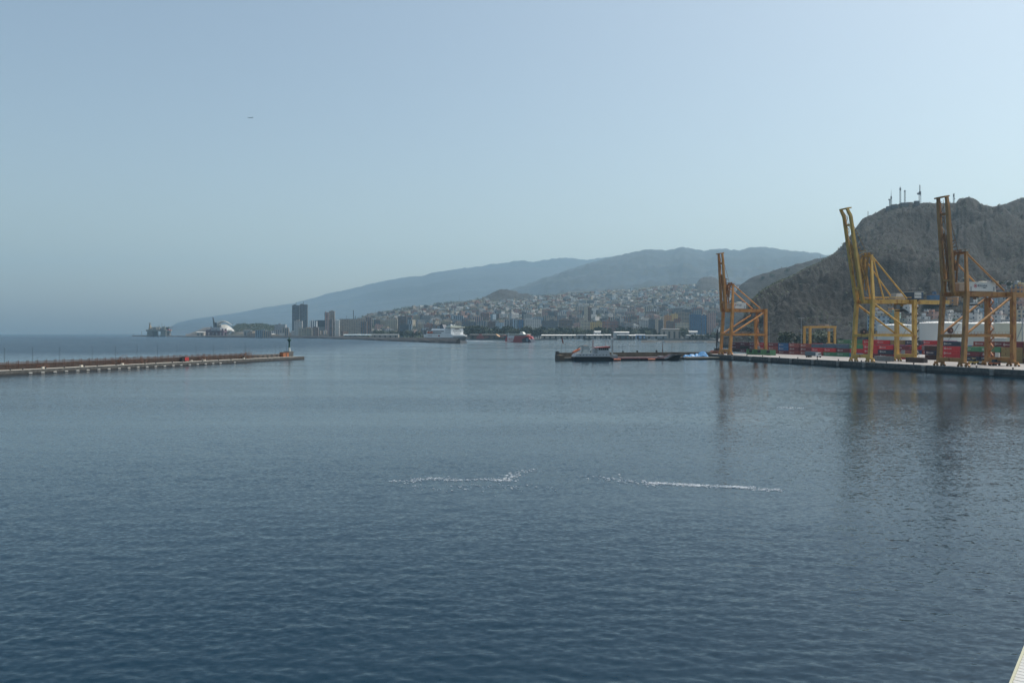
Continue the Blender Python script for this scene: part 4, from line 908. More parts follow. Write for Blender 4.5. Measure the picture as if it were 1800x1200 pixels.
for k in range(2):
    lbm = MB(); xx = -L/2+27+k*13; lbm.loft([[(xx+dx, -h2-1.2+y*w, 18.9+z*w) for y, z in ((-1.6, 0), (-1, -1.5), (1, -1.5), (1.6, 0), (.9, 1.6), (-.9, 1.6))] for dx, w in ((-5, .2), (-3.6, .9), (0, 1), (3.6, .9), (5, .2))])
    lbm.build('lifeboat', mat('ferry_orange', (.55, .14, .06), .5), fe)
for (xa, xb, z0, z1, m) in ((-L/2+24, -L/2+40, 12.4, 13.0, m_dark), (-6, -2, 11.2, 14, m_rd), (-1.6, 1.4, 11.0, 14.2, m_fd), (-24, -9, 13.0, 13.4, m_dark)):
    MB().box(xa, xb, -h2-.06, -h2-.003, z0, z1).build('hull_marking', m, fe)
# small blue and white craft at the ferry's stern
sm = empty('pilot_boat', P(751, 1600, 2.6)); tag(sm, 'small white and blue harbour vessel with red stripe behind the breakwater, left of the ferry', 'boat')
hull_mesh(18, 6, 2.6, rake=2).build('hull', m_fw, sm); MB().box(-5, 3, -2, 2, 2.6, 8).build('deckhouse', m_fw, sm)
MB().box(-1.5, 3.2, -2.2, 2.2, 8.1, 11.5).build('wheelhouse', mat('boat_blue', (.03, .2, .32), .5), sm); MB().box(-8, 7, -2.6, 2.6, 11.6, 12.6).build('roof', m_fw, sm); MB().box(-4.5, -1.8, -2.3, -2.0, 4.2, 8).build('stripe', m_rd, sm)

# ------------------------------------------------------------ red and white fast ferry under way
ff_a = R(-28); ff = empty('fast_ferry', P(914, 1600, 0), ff_a); tag(ff, 'red and white fast catamaran ferry with a dark bow sailing across the harbour', 'ferry')
m_fr = mat('fast_red', (.28, .035, .04), .4, var=.1); m_nb = mat('bow_navy', (.008, .014, .028), .4)
LL = 58; hb = MB()
prof = [(-LL/2, .1), (-LL/2+2.2, 8.0), (-LL/2+6, 12.2), (LL/2-13, 12.6), (LL/2-6, 11.2), (LL/2-2.5, 6.0), (LL/2+1.5, .1)]
for y0, y1 in ((-11, -3.6), (3.6, 11)): hb.prism([(a, y0, z if z > .2 else -1) for a, z in prof], [(a, y1, z if z > .2 else -1) for a, z in prof])
hb.box(-LL/2+2.3, LL/2-6.5, -3.6, 3.6, 3.5, 11.0)
hb.build('hull', m_fr, ff)
nb = MB(); V = [(LL/2-17, .1), (LL/2-20, 4), (LL/2-16, 7.5), (LL/2-9, 9.6), (LL/2-5, 9.6), (LL/2-2.5, 6.0), (LL/2+1.5, .1)]
for s_ in (-1, 1): nb.prism([(a, s_*11.04-(s_ > 0)*.5, z) for a, z in V], [(a, s_*11.04+(s_ < 0)*.5, z) for a, z in V])
nb.prism([(LL/2-2.0, -11, .1), (LL/2+1.9, -11, .1), (LL/2-1.9, -11, 6.2)], [(LL/2-2.0, 11, .1), (LL/2+1.9, 11, .1), (LL/2-1.9, 11, 6.2)])
nb.build('bow_paint', m_nb, ff)
e = MB(); V = [(LL/2-7+2.6*math.cos(t), 4.6+3.6*math.sin(t)) for t in np.linspace(0, 2*math.pi, 15)[:-1]]; e.face([(a, -11.08, z) for a, z in V]); e.build('bow_emblem', mat('emblem_grey_blue', (.14, .2, .25), .5), ff)
wp = MB(); V = [(-LL/2+5.5, 1.6), (-LL/2+19, 1.6), (-LL/2+22.5, 12.5), (-LL/2+6.6, 12.5)]; wp.prism([(a, -11.1, z) for a, z in V], [(a, -11.02, z) for a, z in V]); wp.build('side_panel', mat('panel_white', (.5, .53, .56), .5), ff)
text_mesh('lettering', 'FRED', 6.4, m_fr, ff, (-LL/2+6.6, -11.14, 3.4), (R(90), 0, 0))
sp2 = MB().box(-LL/2+7, LL/2-12, -10.2, 10.2, 12.62, 15.0, top=(-LL/2+8, LL/2-9, -10.2, 10.2)).build('passenger_deck', mat('ferry_cream', (.55, .56, .5), .5), ff)
MB().box(-LL/2+9, LL/2-14, -10.26, -10.2, 13.2, 14.3).build('window_band', m_sgl, sp2)
MB().box(-LL/2+2, LL/2-9, -10.8, 10.8, 15.0, 15.9).build('roof', mat('fast_roof', (.68, .68, .62), .4), ff)
wh = MB().box(1, 11, -5, 5, 15.9, 20.2, top=(3, 7.6, -4, 4)).build('wheelhouse', mat('wheelhouse_white', (.66, .68, .64), .4), ff)
MB().box(1.6, 10.3, -5.0, -4.6, 17.2, 18.4, top=(2.2, 9.4, -4.7, -4.4)).build('window', m_sgl, wh)
MB().beam((-LL/2+5, -8, 12), (-LL/2+7.5, -8, 18), 1.4).build('mast', mat('mast_blue', (.2, .27, .3), .5), ff)
bo = MB().ball((LL/2-5, -7, 11.6), 3.2, 6, sz=.8).build('bow_dome', mat('dome_red', (.55, .12, .09), .5), ff, True)
tl_ = MB(); pts = [(-LL/2+3, 12.4), (-LL/2-2, 13.6), (-LL/2-8, 10.8), (-LL/2-14, 10.4)]
for a, b in zip(pts, pts[1:]): tl_.beam((a[0], -8, a[1]), (b[0], -8, b[1]), 1.6, 1.5)
tl_.build('stern_ramp', mat('ramp_salmon', (.42, .16, .12), .6), ff)
MB().beam((-LL/2-13, -8, 10.4), (-LL/2-21, -8, 15.4), 3.6, 2.2, h2=1.0).build('ramp_lit_end', mat('ramp_sunlit_orange', (.95, .55, .28), .6), ff)  # sunlit end of the ramp, its brightness put into the orange
# wake and foam
m_foam = mat('foam', (.75, .78, .8), .9, var=.1)
def foam(name, pts, n, size, spread, label, clump=.7, zz=.06):
    mb = MB(); cl = [rn.random() for _ in range(14)]
    for i in range(n):
        u = rn.random() if rn.random() > clump else min(1, max(0, rn.choice(cl)+rn.gauss(0, .025)))
        k = u*(len(pts)-1); j = min(int(k), len(pts)-2); p = pts[j]+(pts[j+1]-pts[j])*(k-j)
        p = p+Vector((rn.gauss(0, spread[0]), rn.gauss(0, spread[1])*(1 if rn.random() < .8 else 2.2), 0)); r = .62*size*rn.uniform(.25, 1.3); a0 = rn.random()*6.28; m_ = rn.randint(5, 7)
        ring = [(p.x+r*(2.9+rn.uniform(-.9, .9))*math.cos(2*math.pi*q/m_+.2*a0), p.y+r*(.75+rn.uniform(-.3, .3))*math.sin(2*math.pi*q/m_), zz-.03) for q in range(m_)]
        mb.prism(ring, [(x_+(p.x-x_)*.35, y_+(p.y-y_)*.35, zz+.02) for x_, y_, _ in ring])
    o = mb.build(name, m_foam); o['kind'] = 'stuff'; o['label'] = label; return o
def W(px, y): D = H*F/(y-HY); return P(px, D, 0)
foam('foam_streak', [W(694, 848), W(720, 846), W(760, 841), W(800, 845), W(850, 843), W(885, 846)], 330, .065, (.8, .36), 'broken white foam line on the open water left of centre')
foam('foam_streak', [W(885, 845), W(905, 834), W(945, 825)], 90, .10, (.5, .9), 'thin foam specks trailing away from the left foam line')
foam('foam_streak', [W(1030, 838), W(1100, 847), W(1160, 850)], 90, .09, (.9, .8), 'faint foam specks between the two foam lines')
foam('foam_streak', [W(1148, 850), W(1190, 852), W(1240, 855), W(1300, 857), W(1340, 861), W(1372, 863)], 640, .08, (.6, .30), 'bright white foam line on the open water right of centre')
foam('foam_streak', [W(700, 855), W(780, 858), W(840, 854), W(970, 858)], 70, .08, (1.2, .9), 'faint scattered foam below the left foam line')
foam('foam_streak', [W(1360, 716.5), W(1410, 717.5)], 40, .14, (.5, .5), 'short pale foam line in front of the container quay')
wk = MB(); pts = [P(892, 1606), P(862, 1680), P(825, 1790)]
for i in range(420):
    u = rn.random()**1.3; k = u*2; j = min(int(k), 1); p = pts[j]+(pts[j+1]-pts[j])*(k-j); p = p+Vector((rn.gauss(0, 4), rn.gauss(0, 11), 0)); r = rn.uniform(1, 4)
    ring = [(p.x+r*2.2*math.cos(q), p.y+r*math.sin(q), .02) for q in np.linspace(0, 6.28, 7)[:-1]]; wk.prism(ring, [(a, b, .30) for a, b, _ in ring])
o = wk.build('wake', m_foam); o['kind'] = 'stuff'

# ------------------------------------------------------------ oil platform
m_rig = mat('rig_grey', (.16, .16, .14), .7, var=.3, scale=.05); m_ry = mat('rig_ochre', (.28, .21, .12), .7, var=.3, scale=.05); m_rdk = mat('rig_dark', (.06, .065, .07), .7)
rg = empty('oil_platform', P(281, 3850, 0)); tag(rg, 'semi submersible oil platform on thick legs at the left end of the long breakwater', 'oil platform')
u = 3850/F
for a, b in ((-18.5, -8.5), (5, 14)):
    for y in (-25, 20): MB().box(a*u, b*u, y, y+18, 0, 26, top=(a*u+1, b*u-1, y, y+18)).build('leg', m_rig, rg)
    MB().box(a*u-2, b*u+2, -30, 42, -3, 4).build('pontoon', m_rdk, rg)
MB().box(-19.5*u, 15.5*u, -30, 42, 26, 34).build('deck', m_rig, rg)
mdl = MB(); rr = random.Random(4)
for k in range(60):
    a = rr.uniform(-19, 11); wd = rr.uniform(1.2, 4.5); h = rr.uniform(3, 15)*(1 if a > -9 else .9); y = rr.uniform(-30, 30)
    mdl.box(a*u, (a+wd)*u, y, y+rr.uniform(5, 12), 34, 34+h)
mdl.build('deck_module', m_rig, rg)
dr = MB().box(-18.5*u, -14.5*u, -12, 2, 34, 50, top=(-17.6*u, -15*u, -9, -1)).build('derrick', m_ry, rg)
MB().box(-17.8*u, -15.0*u, -10, 0, 50, 59, top=(-17.4*u, -16*u, -8, -2)).build('crown', m_ry, dr); MB().box(-17.6*u, -15.2*u, -9, -1, 64, 67).build('water_table', m_ry, dr)
c4 = MB()
for xx in (-17.5, -16): 
    for yy in (-9, -2): c4.beam((xx*u, yy, 56), (xx*u, yy, 67), 1.0)
c4.build('mast_frame', m_rdk, dr)
for (a, h0, h1, lean) in ((-1.5, 40, 58, 0), (4.2, 40, 66, -2), (7, 40, 57, 5)):
    MB().beam((a*u, 0, h0), (a*u+lean*u*.4, 0, h1), 2.2, 2.2, w2=.8, h2=.8).build('crane_jib', m_rig, rg)
MB().box(11*u, 21.5*u, -14, 16, 44.5, 46.2).build('helideck', m_rdk, rg); hs = MB(); hs.beam((12*u, 0, 34), (18*u, 0, 44.5), 1.5); hs.build('helideck_brace', m_rig, rg)
for y in (-20, 0): MB().box(15.8*u, 19.5*u, y, y+7, 31, 36, top=(16.5*u, 19*u, y, y+6)).build('lifeboat', mat('rig_orange', (.5, .10, .08), .5), rg)
bc = empty('beacon', P(249, 4180, 6.4)); tag(bc, 'small beacon tower near the tip of the long breakwater, left of the oil platform', 'beacon'); MB().lathe([(2.5, 0), (1.2, 5), (1, 14)], 10).build('tower', m_rig, bc); MB().lathe([(1.6, 14), (1.6, 16), (.2, 20)], 8).build('lantern', m_rdk, bc)
bc = empty('beacon', P(234.6, 4240, 6.4)); tag(bc, 'slim dark post on the very tip of the long breakwater', 'beacon'); MB().cyl((0, 0, 0), (0, 0, 8), .9).build('tower', m_rdk, bc)

# drilling vessel in front of the arched hall
u = 3300/F; dv = empty('drilling_vessel', P(379, 3340, 0)); tag(dv, 'mauve drilling rig with a leaning dark tower moored in front of the white arched hall', 'drilling rig')
m_mv = mat('rig_mauve', (.11, .055, .075), .8, var=.35, scale=.05)
for a in (-15, -8, -1, 6, 12):
    for y in (-10, 25): MB().box(a*u, (a+3)*u, y, y+7, 0, 36-(a < -10)*4).build('leg', m_mv, dv)
rr = random.Random(9); mb = MB()
for k in range(60):
    a = rr.uniform(-16, 13); z = rr.uniform(6, 30); mb.beam((a*u, -12, z), ((a+rr.uniform(-4, 4))*u, -12, z+rr.uniform(-8, 8)), 1.6)
mb.build('cross_brace', m_mv, dv)
MB().box(-16*u, 16*u, -8, 30, 20, 28).build('deck', m_mv, dv); MB().box(-6*u, 10*u, -12, 20, 28, 42).build('accommodation', mat('rig_pale', (.28, .30, .32), .6), dv)
tw = MB(); tw.prism([(-3.2*u, -4, 42), (.4*u, -4, 42), (.4*u, 4, 42), (-3.2*u, 4, 42)], [(-5.4*u, -2, 84), (-3.9*u, -2, 84), (-3.9*u, 2, 84), (-5.4*u, 2, 84)]); tw.build('derrick', m_rdk, dv)
MB().box(-.6*u, 2*u, -3, 3, 42, 62).build('winch_house', m_nb, dv)
for a in (-8, 9.5): MB().beam((a*u, 0, 28), (a*u, 0, 47), 2.2).build('mast', m_mv, dv)

# ------------------------------------------------------------ arched white concert hall
u = 3500/F; ah = empty('concert_hall', P(400, 3500, 0)); tag(ah, 'white concert hall with a great curling arch and a sweeping shell roof', 'concert hall')
m_ar = mat('hall_white', (.42, .42, .39), .5, var=.05, scale=.01)
def ay(y): return (586-y)*u+18
out = [(-22.5, 574), (-20, 570.5), (-16, 567.2), (-11, 565.2), (-5, 564.7), (0, 566), (5, 568.2), (9, 571), (13, 573.6)]
inn = [(-16.5, 575), (-14.5, 571.8), (-12, 569.4), (-9, 567.6), (-4, 566.9), (0, 567.6), (5, 569.4), (9, 571.6), (13, 573.7)]
rings = []
for k, ((a, b), (c, d)) in enumerate(zip(out, inn)):
    w = 34*(1-k/(len(out)-.7)); y0 = -k*3
    rings.append([(a*u, y0-w/2, ay(b)), (a*u, y0+w/2, ay(b)), (c*u, y0+w/2, ay(d)), (c*u, y0-w/2, ay(d))])
MB().loft(rings).build('arch', m_ar, ah, True)
top = [(-22, 573), (-16, 573), (-8, 571.5), (-4, 571), (0, 572.3), (4, 574.5), (8, 578), (12, 581.5), (16, 584), (21, 586.2)]
bot = [(-22, 592), (-16, 592), (-8, 592), (-4, 592), (-2, 585), (3, 583), (8, 583), (12, 584.6), (16, 586.6), (21, 587.2)]
rings = []
for k, ((a, b), (c, d)) in enumerate(zip(top, bot)):
    w = 60*(1-max(0, (k-3)/7)); rings.append([(a*u, -w/2, ay(d)), (a*u, 0, ay(b)), (a*u, w/2, ay(d)), (c*u, 0, max(ay(d)-1, -1))])
MB().loft(rings).build('shell_roof', m_ar, ah, True)
MB().box(-14*u, 12*u, -20, 20, 0, 14).build('plinth', mat('hall_stone', (.4, .4, .37), .7), ah); MB().box(14*u, 23*u, -14, 10, 9, 18, top=(15*u, 22.5*u, -10, 8)).build('terrace', m_ar, ah)
# ------------------------------------------------------------ city
# a coverage raster in photo pixels decides which buildings show, so hidden ones are left out
facA = facade('facade_small_windows', 5.6, .50, .50, 4.2); facB = facade('facade_bands', 9, .86, .48, 4.4); facC = facade('facade_piers', 7.5, .46, .8, 3.2, vert=True); facD = facade('facade_loose', 5.5, .30, .42, 4.2)
m_roofs = [mat('roof_tar', (.20, .19, .18), .9), mat('roof_terracotta', (.26, .13, .09), .9), mat('roof_pale', (.44, .43, .41), .9)]
PAL = {'white': (.62, .62, .60), 'off white': (.50, .49, .46), 'cream': (.48, .42, .31), 'beige': (.36, .30, .23), 'pink': (.40, .26, .22), 'grey': (.25, .26, .27), 'dark grey': (.10, .11, .12),
       'brown': (.18, .12, .09), 'pale blue': (.28, .37, .44), 'orange': (.48, .24, .09), 'yellow': (.52, .38, .14), 'terracotta': (.27, .13, .09), 'blue': (.04, .13, .26), 'mint green': (.22, .32, .28)}
LMK = [(349, 'the brown mound by the drilling rig'), (400, 'the arched concert hall'), (455, 'the wooded park hill'), (527, 'the dark twin towers'), (580, 'the red tower'), (621, 'the refinery chimney'), (645, 'the brown paired blocks'), (707, 'the square brown tower'),
       (760, 'the white ferry stern'), (800, 'the white ferry bridge'), (845, 'the red harbour hopper'), (888, 'the bare cone hill'), (915, 'the red fast ferry'), (937, 'the white grid block'), (985, 'the long dark block'), (1033, 'the tall tan tower'),
       (1073, 'the red brown blocks'), (1110, 'the tanker wheelhouse'), (1152, 'the grey slab block'), (1180, 'the orange block'), (1221, 'the blue tower'), (1246, 'the dark knoll'), (1285, 'the orange crane boom'), (1330, 'the orange crane legs'),
       (1420, 'the yard gantry'), (1545, 'the yellow crane left legs'), (1605, 'the yellow crane right legs'), (1655, 'the brown crane left leg'), (1695, 'the brown crane second leg'), (1740, 'the brown crane middle'), (1785, 'the brown crane right leg')]
def lmk(px): return min(LMK, key=lambda q: abs(q[0]-px))[1]
def block_mesh(w, d, h, style, rs, base=3, extra=0):
    """walls with set-back top floor, cornice and, for banded slabs, real balcony ledges"""
    mb = MB(); mb.box(-w/2, w/2, -d/2, d/2, -base, h)
    if extra and h > 14:
        for z in np.arange(3.2, h-1, 3.2*(1 if h < 30 else 2)): mb.box(-w/2+.4, w/2-.4, -d/2-1.1, -d/2-.002, z, z+.9)
    return mb
def building(name, px, D, w, d, h, z0, col, style, rot, label, cat, group, rs, parts=True):
    mb = block_mesh(w, d, h, style, rs, extra=(style is facB or style is facA and rs.random() < .4) and parts)
    o = mb.build(name, style); o.location = P(px, D, z0); o.rotation_euler = (0, 0, rot)
    c = PAL[col]; j = rs.uniform(.85, 1.12); j *= 1.25 if 'landmark' in (group or '') else 1.08; o.color = (min(.85, c[0]*j), min(.85, c[1]*j), min(.83, c[2]*j), 1)
    if parts:
        r = MB(); th = .5
        r.box(-w/2-.25, w/2+.25, -d/2-.25, d/2+.25, h+.003, h+th)
        r.build('roof', m_roofs[rs.choice((0, 1, 2, 2))], o)
        ww, dd = w*rs.uniform(.2, .45), d*rs.uniform(.3, .6); xx = rs.uniform(-.5, .5)*(w-ww)*.8
        p = MB(); p.box(xx-ww/2, xx+ww/2, -dd/2, dd/2, h+th+.002, h+th+rs.uniform(2.2, 3.6)); p = p.build('roof_house', style, o); p.color = o.color
    tag(o, label, cat, group); return o
RS = random.Random(21)
occ = np.zeros((140, 1800), bool); OY = 470      # rows 470..610 of the photo
def cover(x0, x1, y0, y1, mark=True):
    a, b = int(max(0, round(x0))), int(min(1800, round(x1))); c, e = int(max(0, round(y0-OY))), int(min(140, round(y1-OY)))
    if b <= a: b = a+1
    if e <= c: e = c+1
    reg = occ[c:e, a:b]; vis = reg.size-reg.sum()
    if mark: occ[c:e, a:b] = True
    return vis
CAND = []
def groundz(px, D):
    z = 2.9
    if px < 1330: z = max(z, hC.z(px, D))
    return z
# named, hand placed buildings: (x0, x1, ytop, D, colour, style, label, depth)
NB = [
 (514, 526.8, 537.2, 3120, 'dark grey', facC, 'left one of the dark twin towers, tallest buildings of the city front', 26),
 (527.4, 541, 536.2, 3140, 'dark grey', facC, 'right one of the dark twin towers, tallest buildings of the city front', 26),
 (517, 531.5, 565, 3020, 'off white', facA, 'pale square block standing at the foot of the dark twin towers', 22),
 (545, 557.5, 565, 3000, 'white', facC, 'white block with dark stripes just right of the dark twin towers', 25),
 (571, 578.5, 549.5, 3040, 'pink', facC, 'left red half of the red tower pair by the dark roofed hall', 24),
 (578.8, 588.6, 547.5, 3060, 'beige', facC, 'right half of the red tower pair, sunlight put in as beige, red top', 26),  # the lit side of the tower is put into the wall colour
 (578.5, 584.5, 563, 2900, 'brown', facC, 'slim brown tower in front of the red tower pair', 14),
 (597, 650, 561.5, 3100, 'beige', facB, 'long pale brown block below the refinery chimney', 24),
 (589, 597, 564, 3050, 'off white', facA, 'narrow off white block right of the red tower pair', 20),
 (634, 645, 566, 2800, 'brown', facC, 'lower left one of the brown paired blocks', 25),
 (643, 653.5, 558.5, 2830, 'brown', facC, 'taller right one of the brown paired blocks', 25),
 (484, 503, 571, 3300, 'grey', facA, 'broad grey block at the right end of the wooded park hill', 60),
 (497, 508, 577, 3050, 'beige', facC, 'beige stepped block left of the dark twin towers', 24),
 (525, 549, 577.5, 2880, 'cream', facB, 'low cream office with window bands below the dark twin towers', 22),
 (549.5, 560, 576, 2860, 'brown', facA, 'small brown block right of the low cream office', 20),
 (679, 699, 561, 2950, 'cream', facB, 'cream block with window bands high behind the harbour, left of the brown tower', 22),
 (699.5, 715.5, 556.5, 2900, 'brown', facB, 'square brown tower between the cream block and the ferry', 26),
 (714, 725, 563.5, 2950, 'pale blue', facC, 'pale blue block right of the square brown tower', 20),
 (703, 719, 571, 2620, 'dark grey', facB, 'dark grey waterfront block left of the white ferry', 20),
 (719, 723.5, 571, 2610, 'pale blue', facC, 'slim pale blue block at the left end of the ferry', 18),
 (812, 838, 566, 2420, 'dark grey', facC, 'dark waterfront block just right of the ferry bridge', 18),
 (838.5, 856, 565.5, 2430, 'grey', facC, 'grey striped waterfront block above the red hopper', 18),
 (856.5, 871, 566.5, 2420, 'brown', facB, 'brown waterfront block left of the pale blue one', 18),
 (871.5, 886, 567.5, 2410, 'pale blue', facA, 'pale blue waterfront block above the fast ferry stern', 18),
 (886.5, 899, 563.5, 2430, 'grey', facC, 'grey waterfront block right of the pale blue one', 18),
 (899.5, 909, 563, 2425, 'pale blue', facC, 'blue grey waterfront tower above the fast ferry', 16),
 (909.5, 921.5, 563.5, 2420, 'blue', facC, 'waterfront tower with deep blue stripes above the fast ferry bridge', 16),
 (922, 951, 562.5, 2430, 'off white', facA, 'wide off white waterfront block with a grid of windows right of the fast ferry', 20),
 (951.5, 981, 564.5, 2430, 'dark grey', facA, 'wide dark waterfront block right of the white grid block', 20),
 (981.5, 1006.5, 562.5, 2440, 'brown', facB, 'long brown waterfront block behind the ship flag', 20),
 (1008, 1020, 568.5, 2440, 'pink', facA, 'low pink block between the long brown and the cream blocks', 20),
 (1021, 1037, 565.5, 2430, 'cream', facB, 'cream waterfront block below the tall tan tower', 20),
 (1037.5, 1058, 566.5, 2440, 'yellow', facA, 'pale yellow waterfront block right of the cream one', 20),
 (1058.5, 1072, 564, 2460, 'terracotta', facB, 'left terracotta block above the tanker funnel', 20),
 (1072.5, 1087, 564.5, 2470, 'terracotta', facB, 'right terracotta block above the tanker wheelhouse', 20),
 (1027, 1033, 541.5, 2760, 'cream', facA, 'tall tan tower, its bright narrow side, rising above the middle of the town', 20),
 (1033.2, 1039.2, 541, 2765, 'brown', facA, 'tall tan tower, its dark half, rising above the middle of the town', 20),
 (1140, 1151, 562, 2440, 'dark grey', facB, 'left part of the grey slab block near the middle pier mast', 22),
 (1151.2, 1157, 562, 2435, 'beige', facD, 'blank beige stair tower in the middle of the grey slab block', 22),
 (1157.2, 1165, 563, 2440, 'dark grey', facB, 'right part of the grey slab block', 22),
 (1124, 1139, 564, 2470, 'off white', facA, 'off white block left of the grey slab block', 22),
 (1167, 1180, 554.5, 2560, 'orange', facD, 'bright orange yellow block above the right end of the tanker, left half', 22),
 (1180.2, 1191, 552.5, 2570, 'yellow', facD, 'orange yellow block, higher right half with a stepped top', 22),
 (1171, 1184, 565.5, 2460, 'brown', facA, 'dark brown block in front of the orange yellow block', 20),
 (1184.5, 1197, 561, 2470, 'terracotta', facA, 'terracotta stepped block right of the dark brown one', 20),
 (1187, 1212.5, 549, 2640, 'beige', facB, 'large beige block with a grid of balconies left of the blue tower', 24),
 (1187, 1211, 568, 2400, 'cream', facB, 'low cream block in front of the beige grid block', 22),
 (1212, 1231.5, 553, 2440, 'blue', facA, 'blue glass tower left of the orange crane', 24),
 (1232, 1241.5, 555, 2470, 'blue', facC, 'darker blue block beside the blue glass tower', 24),
 (1242, 1258, 551, 2480, 'pink', facA, 'pink brick tower with white stairs left of the orange crane legs', 24),
 (1275, 1292, 559, 2300, 'dark grey', facB, 'dark block with white balcony bands seen through the orange crane', 22),
 (1275, 1308, 579, 1500, 'cream', facA, 'low cream office seen between the orange crane legs', 20),
 (1312, 1324, 559.5, 1480, 'pale blue', facC, 'pale blue tower seen through the orange crane legs', 16),
 (1324.3, 1337, 560.5, 1490, 'grey', facA, 'grey tower with a window grid behind the right orange crane legs', 16),
 (1337.5, 1343, 562, 1500, 'dark grey', facC, 'dark slim tower at the right leg of the orange crane', 16),
]
for (x0, x1, yt, D, col, st, lab, dp) in NB:
    z0 = groundz((x0+x1)/2, D) if D > 1800 else 2.9
    w_ = (x1-x0)/F*D*.97; h = zy(yt, D)-z0; cover(x0, x1, yt, 586+(H-z0)*F/D)
    o = building('tower_block' if h > 55 else 'apartment_block', (x0+x1)/2, D+dp/2, w_, dp, h, z0, col, st, -math.atan(((x0+x1)/2-900)/F)*.6, lab, 'building', 'city waterfront and landmark buildings', RS)
    if 'twin' in lab and 'foot' not in lab and 'right of' not in lab:
        pass
# masts on the twin towers and red caps
for px, D, y0, y1 in ((520.5, 3125, 537, 531.5), (533.5, 3140, 536, 530.5)):
    o = MB().beam((0, 0, 0), (0, 0, zy(y1, D)-zy(y0, D)), 1.1).build('roof_antenna', m_iron); o.location = P(px, D+12, zy(y0, D)+.5); tag(o, 'thin antenna on the roof of the %s dark twin tower' % ('left' if px < 525 else 'right'), 'antenna')
# dark roofed hall
D = 3060; u = D/F
dh = empty('exhibition_hall', P(563, D, 2.9)); tag(dh, 'dark wedge roofed hall between the white striped block and the red tower', 'hall')
MB().box(-7*u, 8*u, 0, 40, 0, zy(575, D)-3).build('wall', mat('hall_grey', (.22, .24, .26), .7), dh); MB().box(-4*u, 8*u, -2, 42, zy(575, D)-3, zy(563.5, D)-3, top=(-8.5*u, 8*u, -4, 44)).build('roof', mat('hall_roof_dark', (.05, .07, .09), .6), dh)
# refinery chimney
for px, yt, r_, lab in ((621.3, 546, 1.5, 'tall dark refinery chimney standing above the city left of centre'), (624.5, 556, 1.4, 'short dark chimney right of the tall refinery chimney'), (609, 555.5, .5, 'thin mast left of the tall refinery chimney'), (629.5, 558, 1.2, 'short dark chimney at the foot of the city slope'), (613.5, 558, .5, 'thin short mast close to the tall refinery chimney')):
    D = 3600; o = MB().lathe([(r_*1.5, 0), (r_, zy(yt, D)*.96), (r_*1.15, zy(yt, D)*.97), (r_*1.15, zy(yt, D))], 12).build('chimney', mat('chimney_dark', (.05, .05, .055), .7)); o.location = P(px, D, 0); tag(o, lab, 'chimney')
# stadium
D = 3150; st = empty('stadium', P(866, D, groundz(866, D))); u = D/F; zg = groundz(866, D)
tag(st, 'long low brown stadium with a white roof edge behind the waterfront blocks', 'stadium'); cover(843, 892, 556, 564)
MB().box(-24*u, 26*u, 0, 90, -10, zy(558.5, D)-zg, top=(-22*u, 24*u, 4, 86)).build('wall', mat('stadium_brown', (.10, .075, .06), .8), st); MB().box(-17*u, 21*u, -6, 30, zy(558, D)-zg, zy(556, D)-zg).build('roof', mat('stadium_roof', (.55, .55, .54), .5), st)

# harbour edge: sheds, terminal, moored boats, red hopper, low jetty
def shed(x0, x1, ytop, D, wall, roof, label, cat='shed', dp=25, rt=2.0, name='harbour_shed'):
    z1 = zy(ytop, D); u = D/F; w_ = (x1-x0)*u; o = empty(name, P((x0+x1)/2, D, 2.9)); tag(o, label, cat, 'low sheds along the far harbour edge' if cat == 'shed' else None)
    MB().box(-w_/2, w_/2, 0, dp, 0, z1-2.9-rt).build('wall', wall, o); MB().box(-w_/2-.6, w_/2+.6, -1.5, dp+1, z1-2.9-rt+.01, z1-2.9, top=(-w_/2-.6, w_/2+.6, 3, dp-3)).build('roof', roof, o)
    n = max(2, int(w_/14))
    for k in range(min(n, 24)): xx = -w_/2+(k+.5)*w_/n; MB().box(xx-2.6, xx+2.6, -.12, -.01, .2, (z1-2.9-rt)*.75).build('opening', m_dark, o)
    cover(x0, x1, ytop, 596); return o
mw2 = mat('shed_beige', (.30, .27, .23), .8); mwr = mat('shed_roof_white', (.66, .66, .63), .5); mgr = mat('shed_grey', (.22, .24, .25), .7); mgt = mat('glass_teal', (.05, .11, .13), .3)
shed(952, 1012, 588.8, 2125, mw2, mwr, 'longest low shed with a bright white roof edge behind the ship flag')
shed(1014, 1031, 588.7, 2130, mgr, mgr, 'short grey shed right of the longest white roofed shed')
shed(1031, 1061, 588.6, 2120, mw2, mwr, 'low shed with a white roof edge behind the tanker funnel')
shed(1045, 1056, 582.5, 2150, m_swh, mwr, 'small white tower like building on the low sheds behind the tanker', 'building', name='harbour_office')
shed(1063, 1074, 588.3, 2110, mw2, mwr, 'low white roofed shed behind the tanker wheelhouse')
shed(1080, 1106, 583.6, 2150, m_swh, mwr, 'white ferry terminal with a raised upper storey', 'building', name='ferry_terminal')
shed(1085, 1105, 588.5, 2100, mgt, mgr, 'teal glass front below the white ferry terminal', 'building', name='glass_pavilion')
shed(1106, 1117, 589, 2105, mw2, mwr, 'small shed with the brightest white roof right of the ferry terminal')
shed(1117, 1134, 588.2, 2110, mat('shed_blue', (.22, .33, .48), .7), m_swh, 'pale blue and white shed right of the brightest white roof')
shed(1135, 1172, 589.3, 2110, mgr, mat('roof_grey_flat', (.24, .25, .25), .8), 'long grey open shed near the middle jetty')
shed(1163, 1199, 578, 2200, mw2, mat('roof_slate', (.13, .13, .13), .8), 'low brown hall below the cream block left of the blue tower', 'building', name='harbour_hall')
shed(1208, 1226, 582.5, 2200, m_swh, mwr, 'small white building under the blue glass tower', 'building', name='harbour_office')
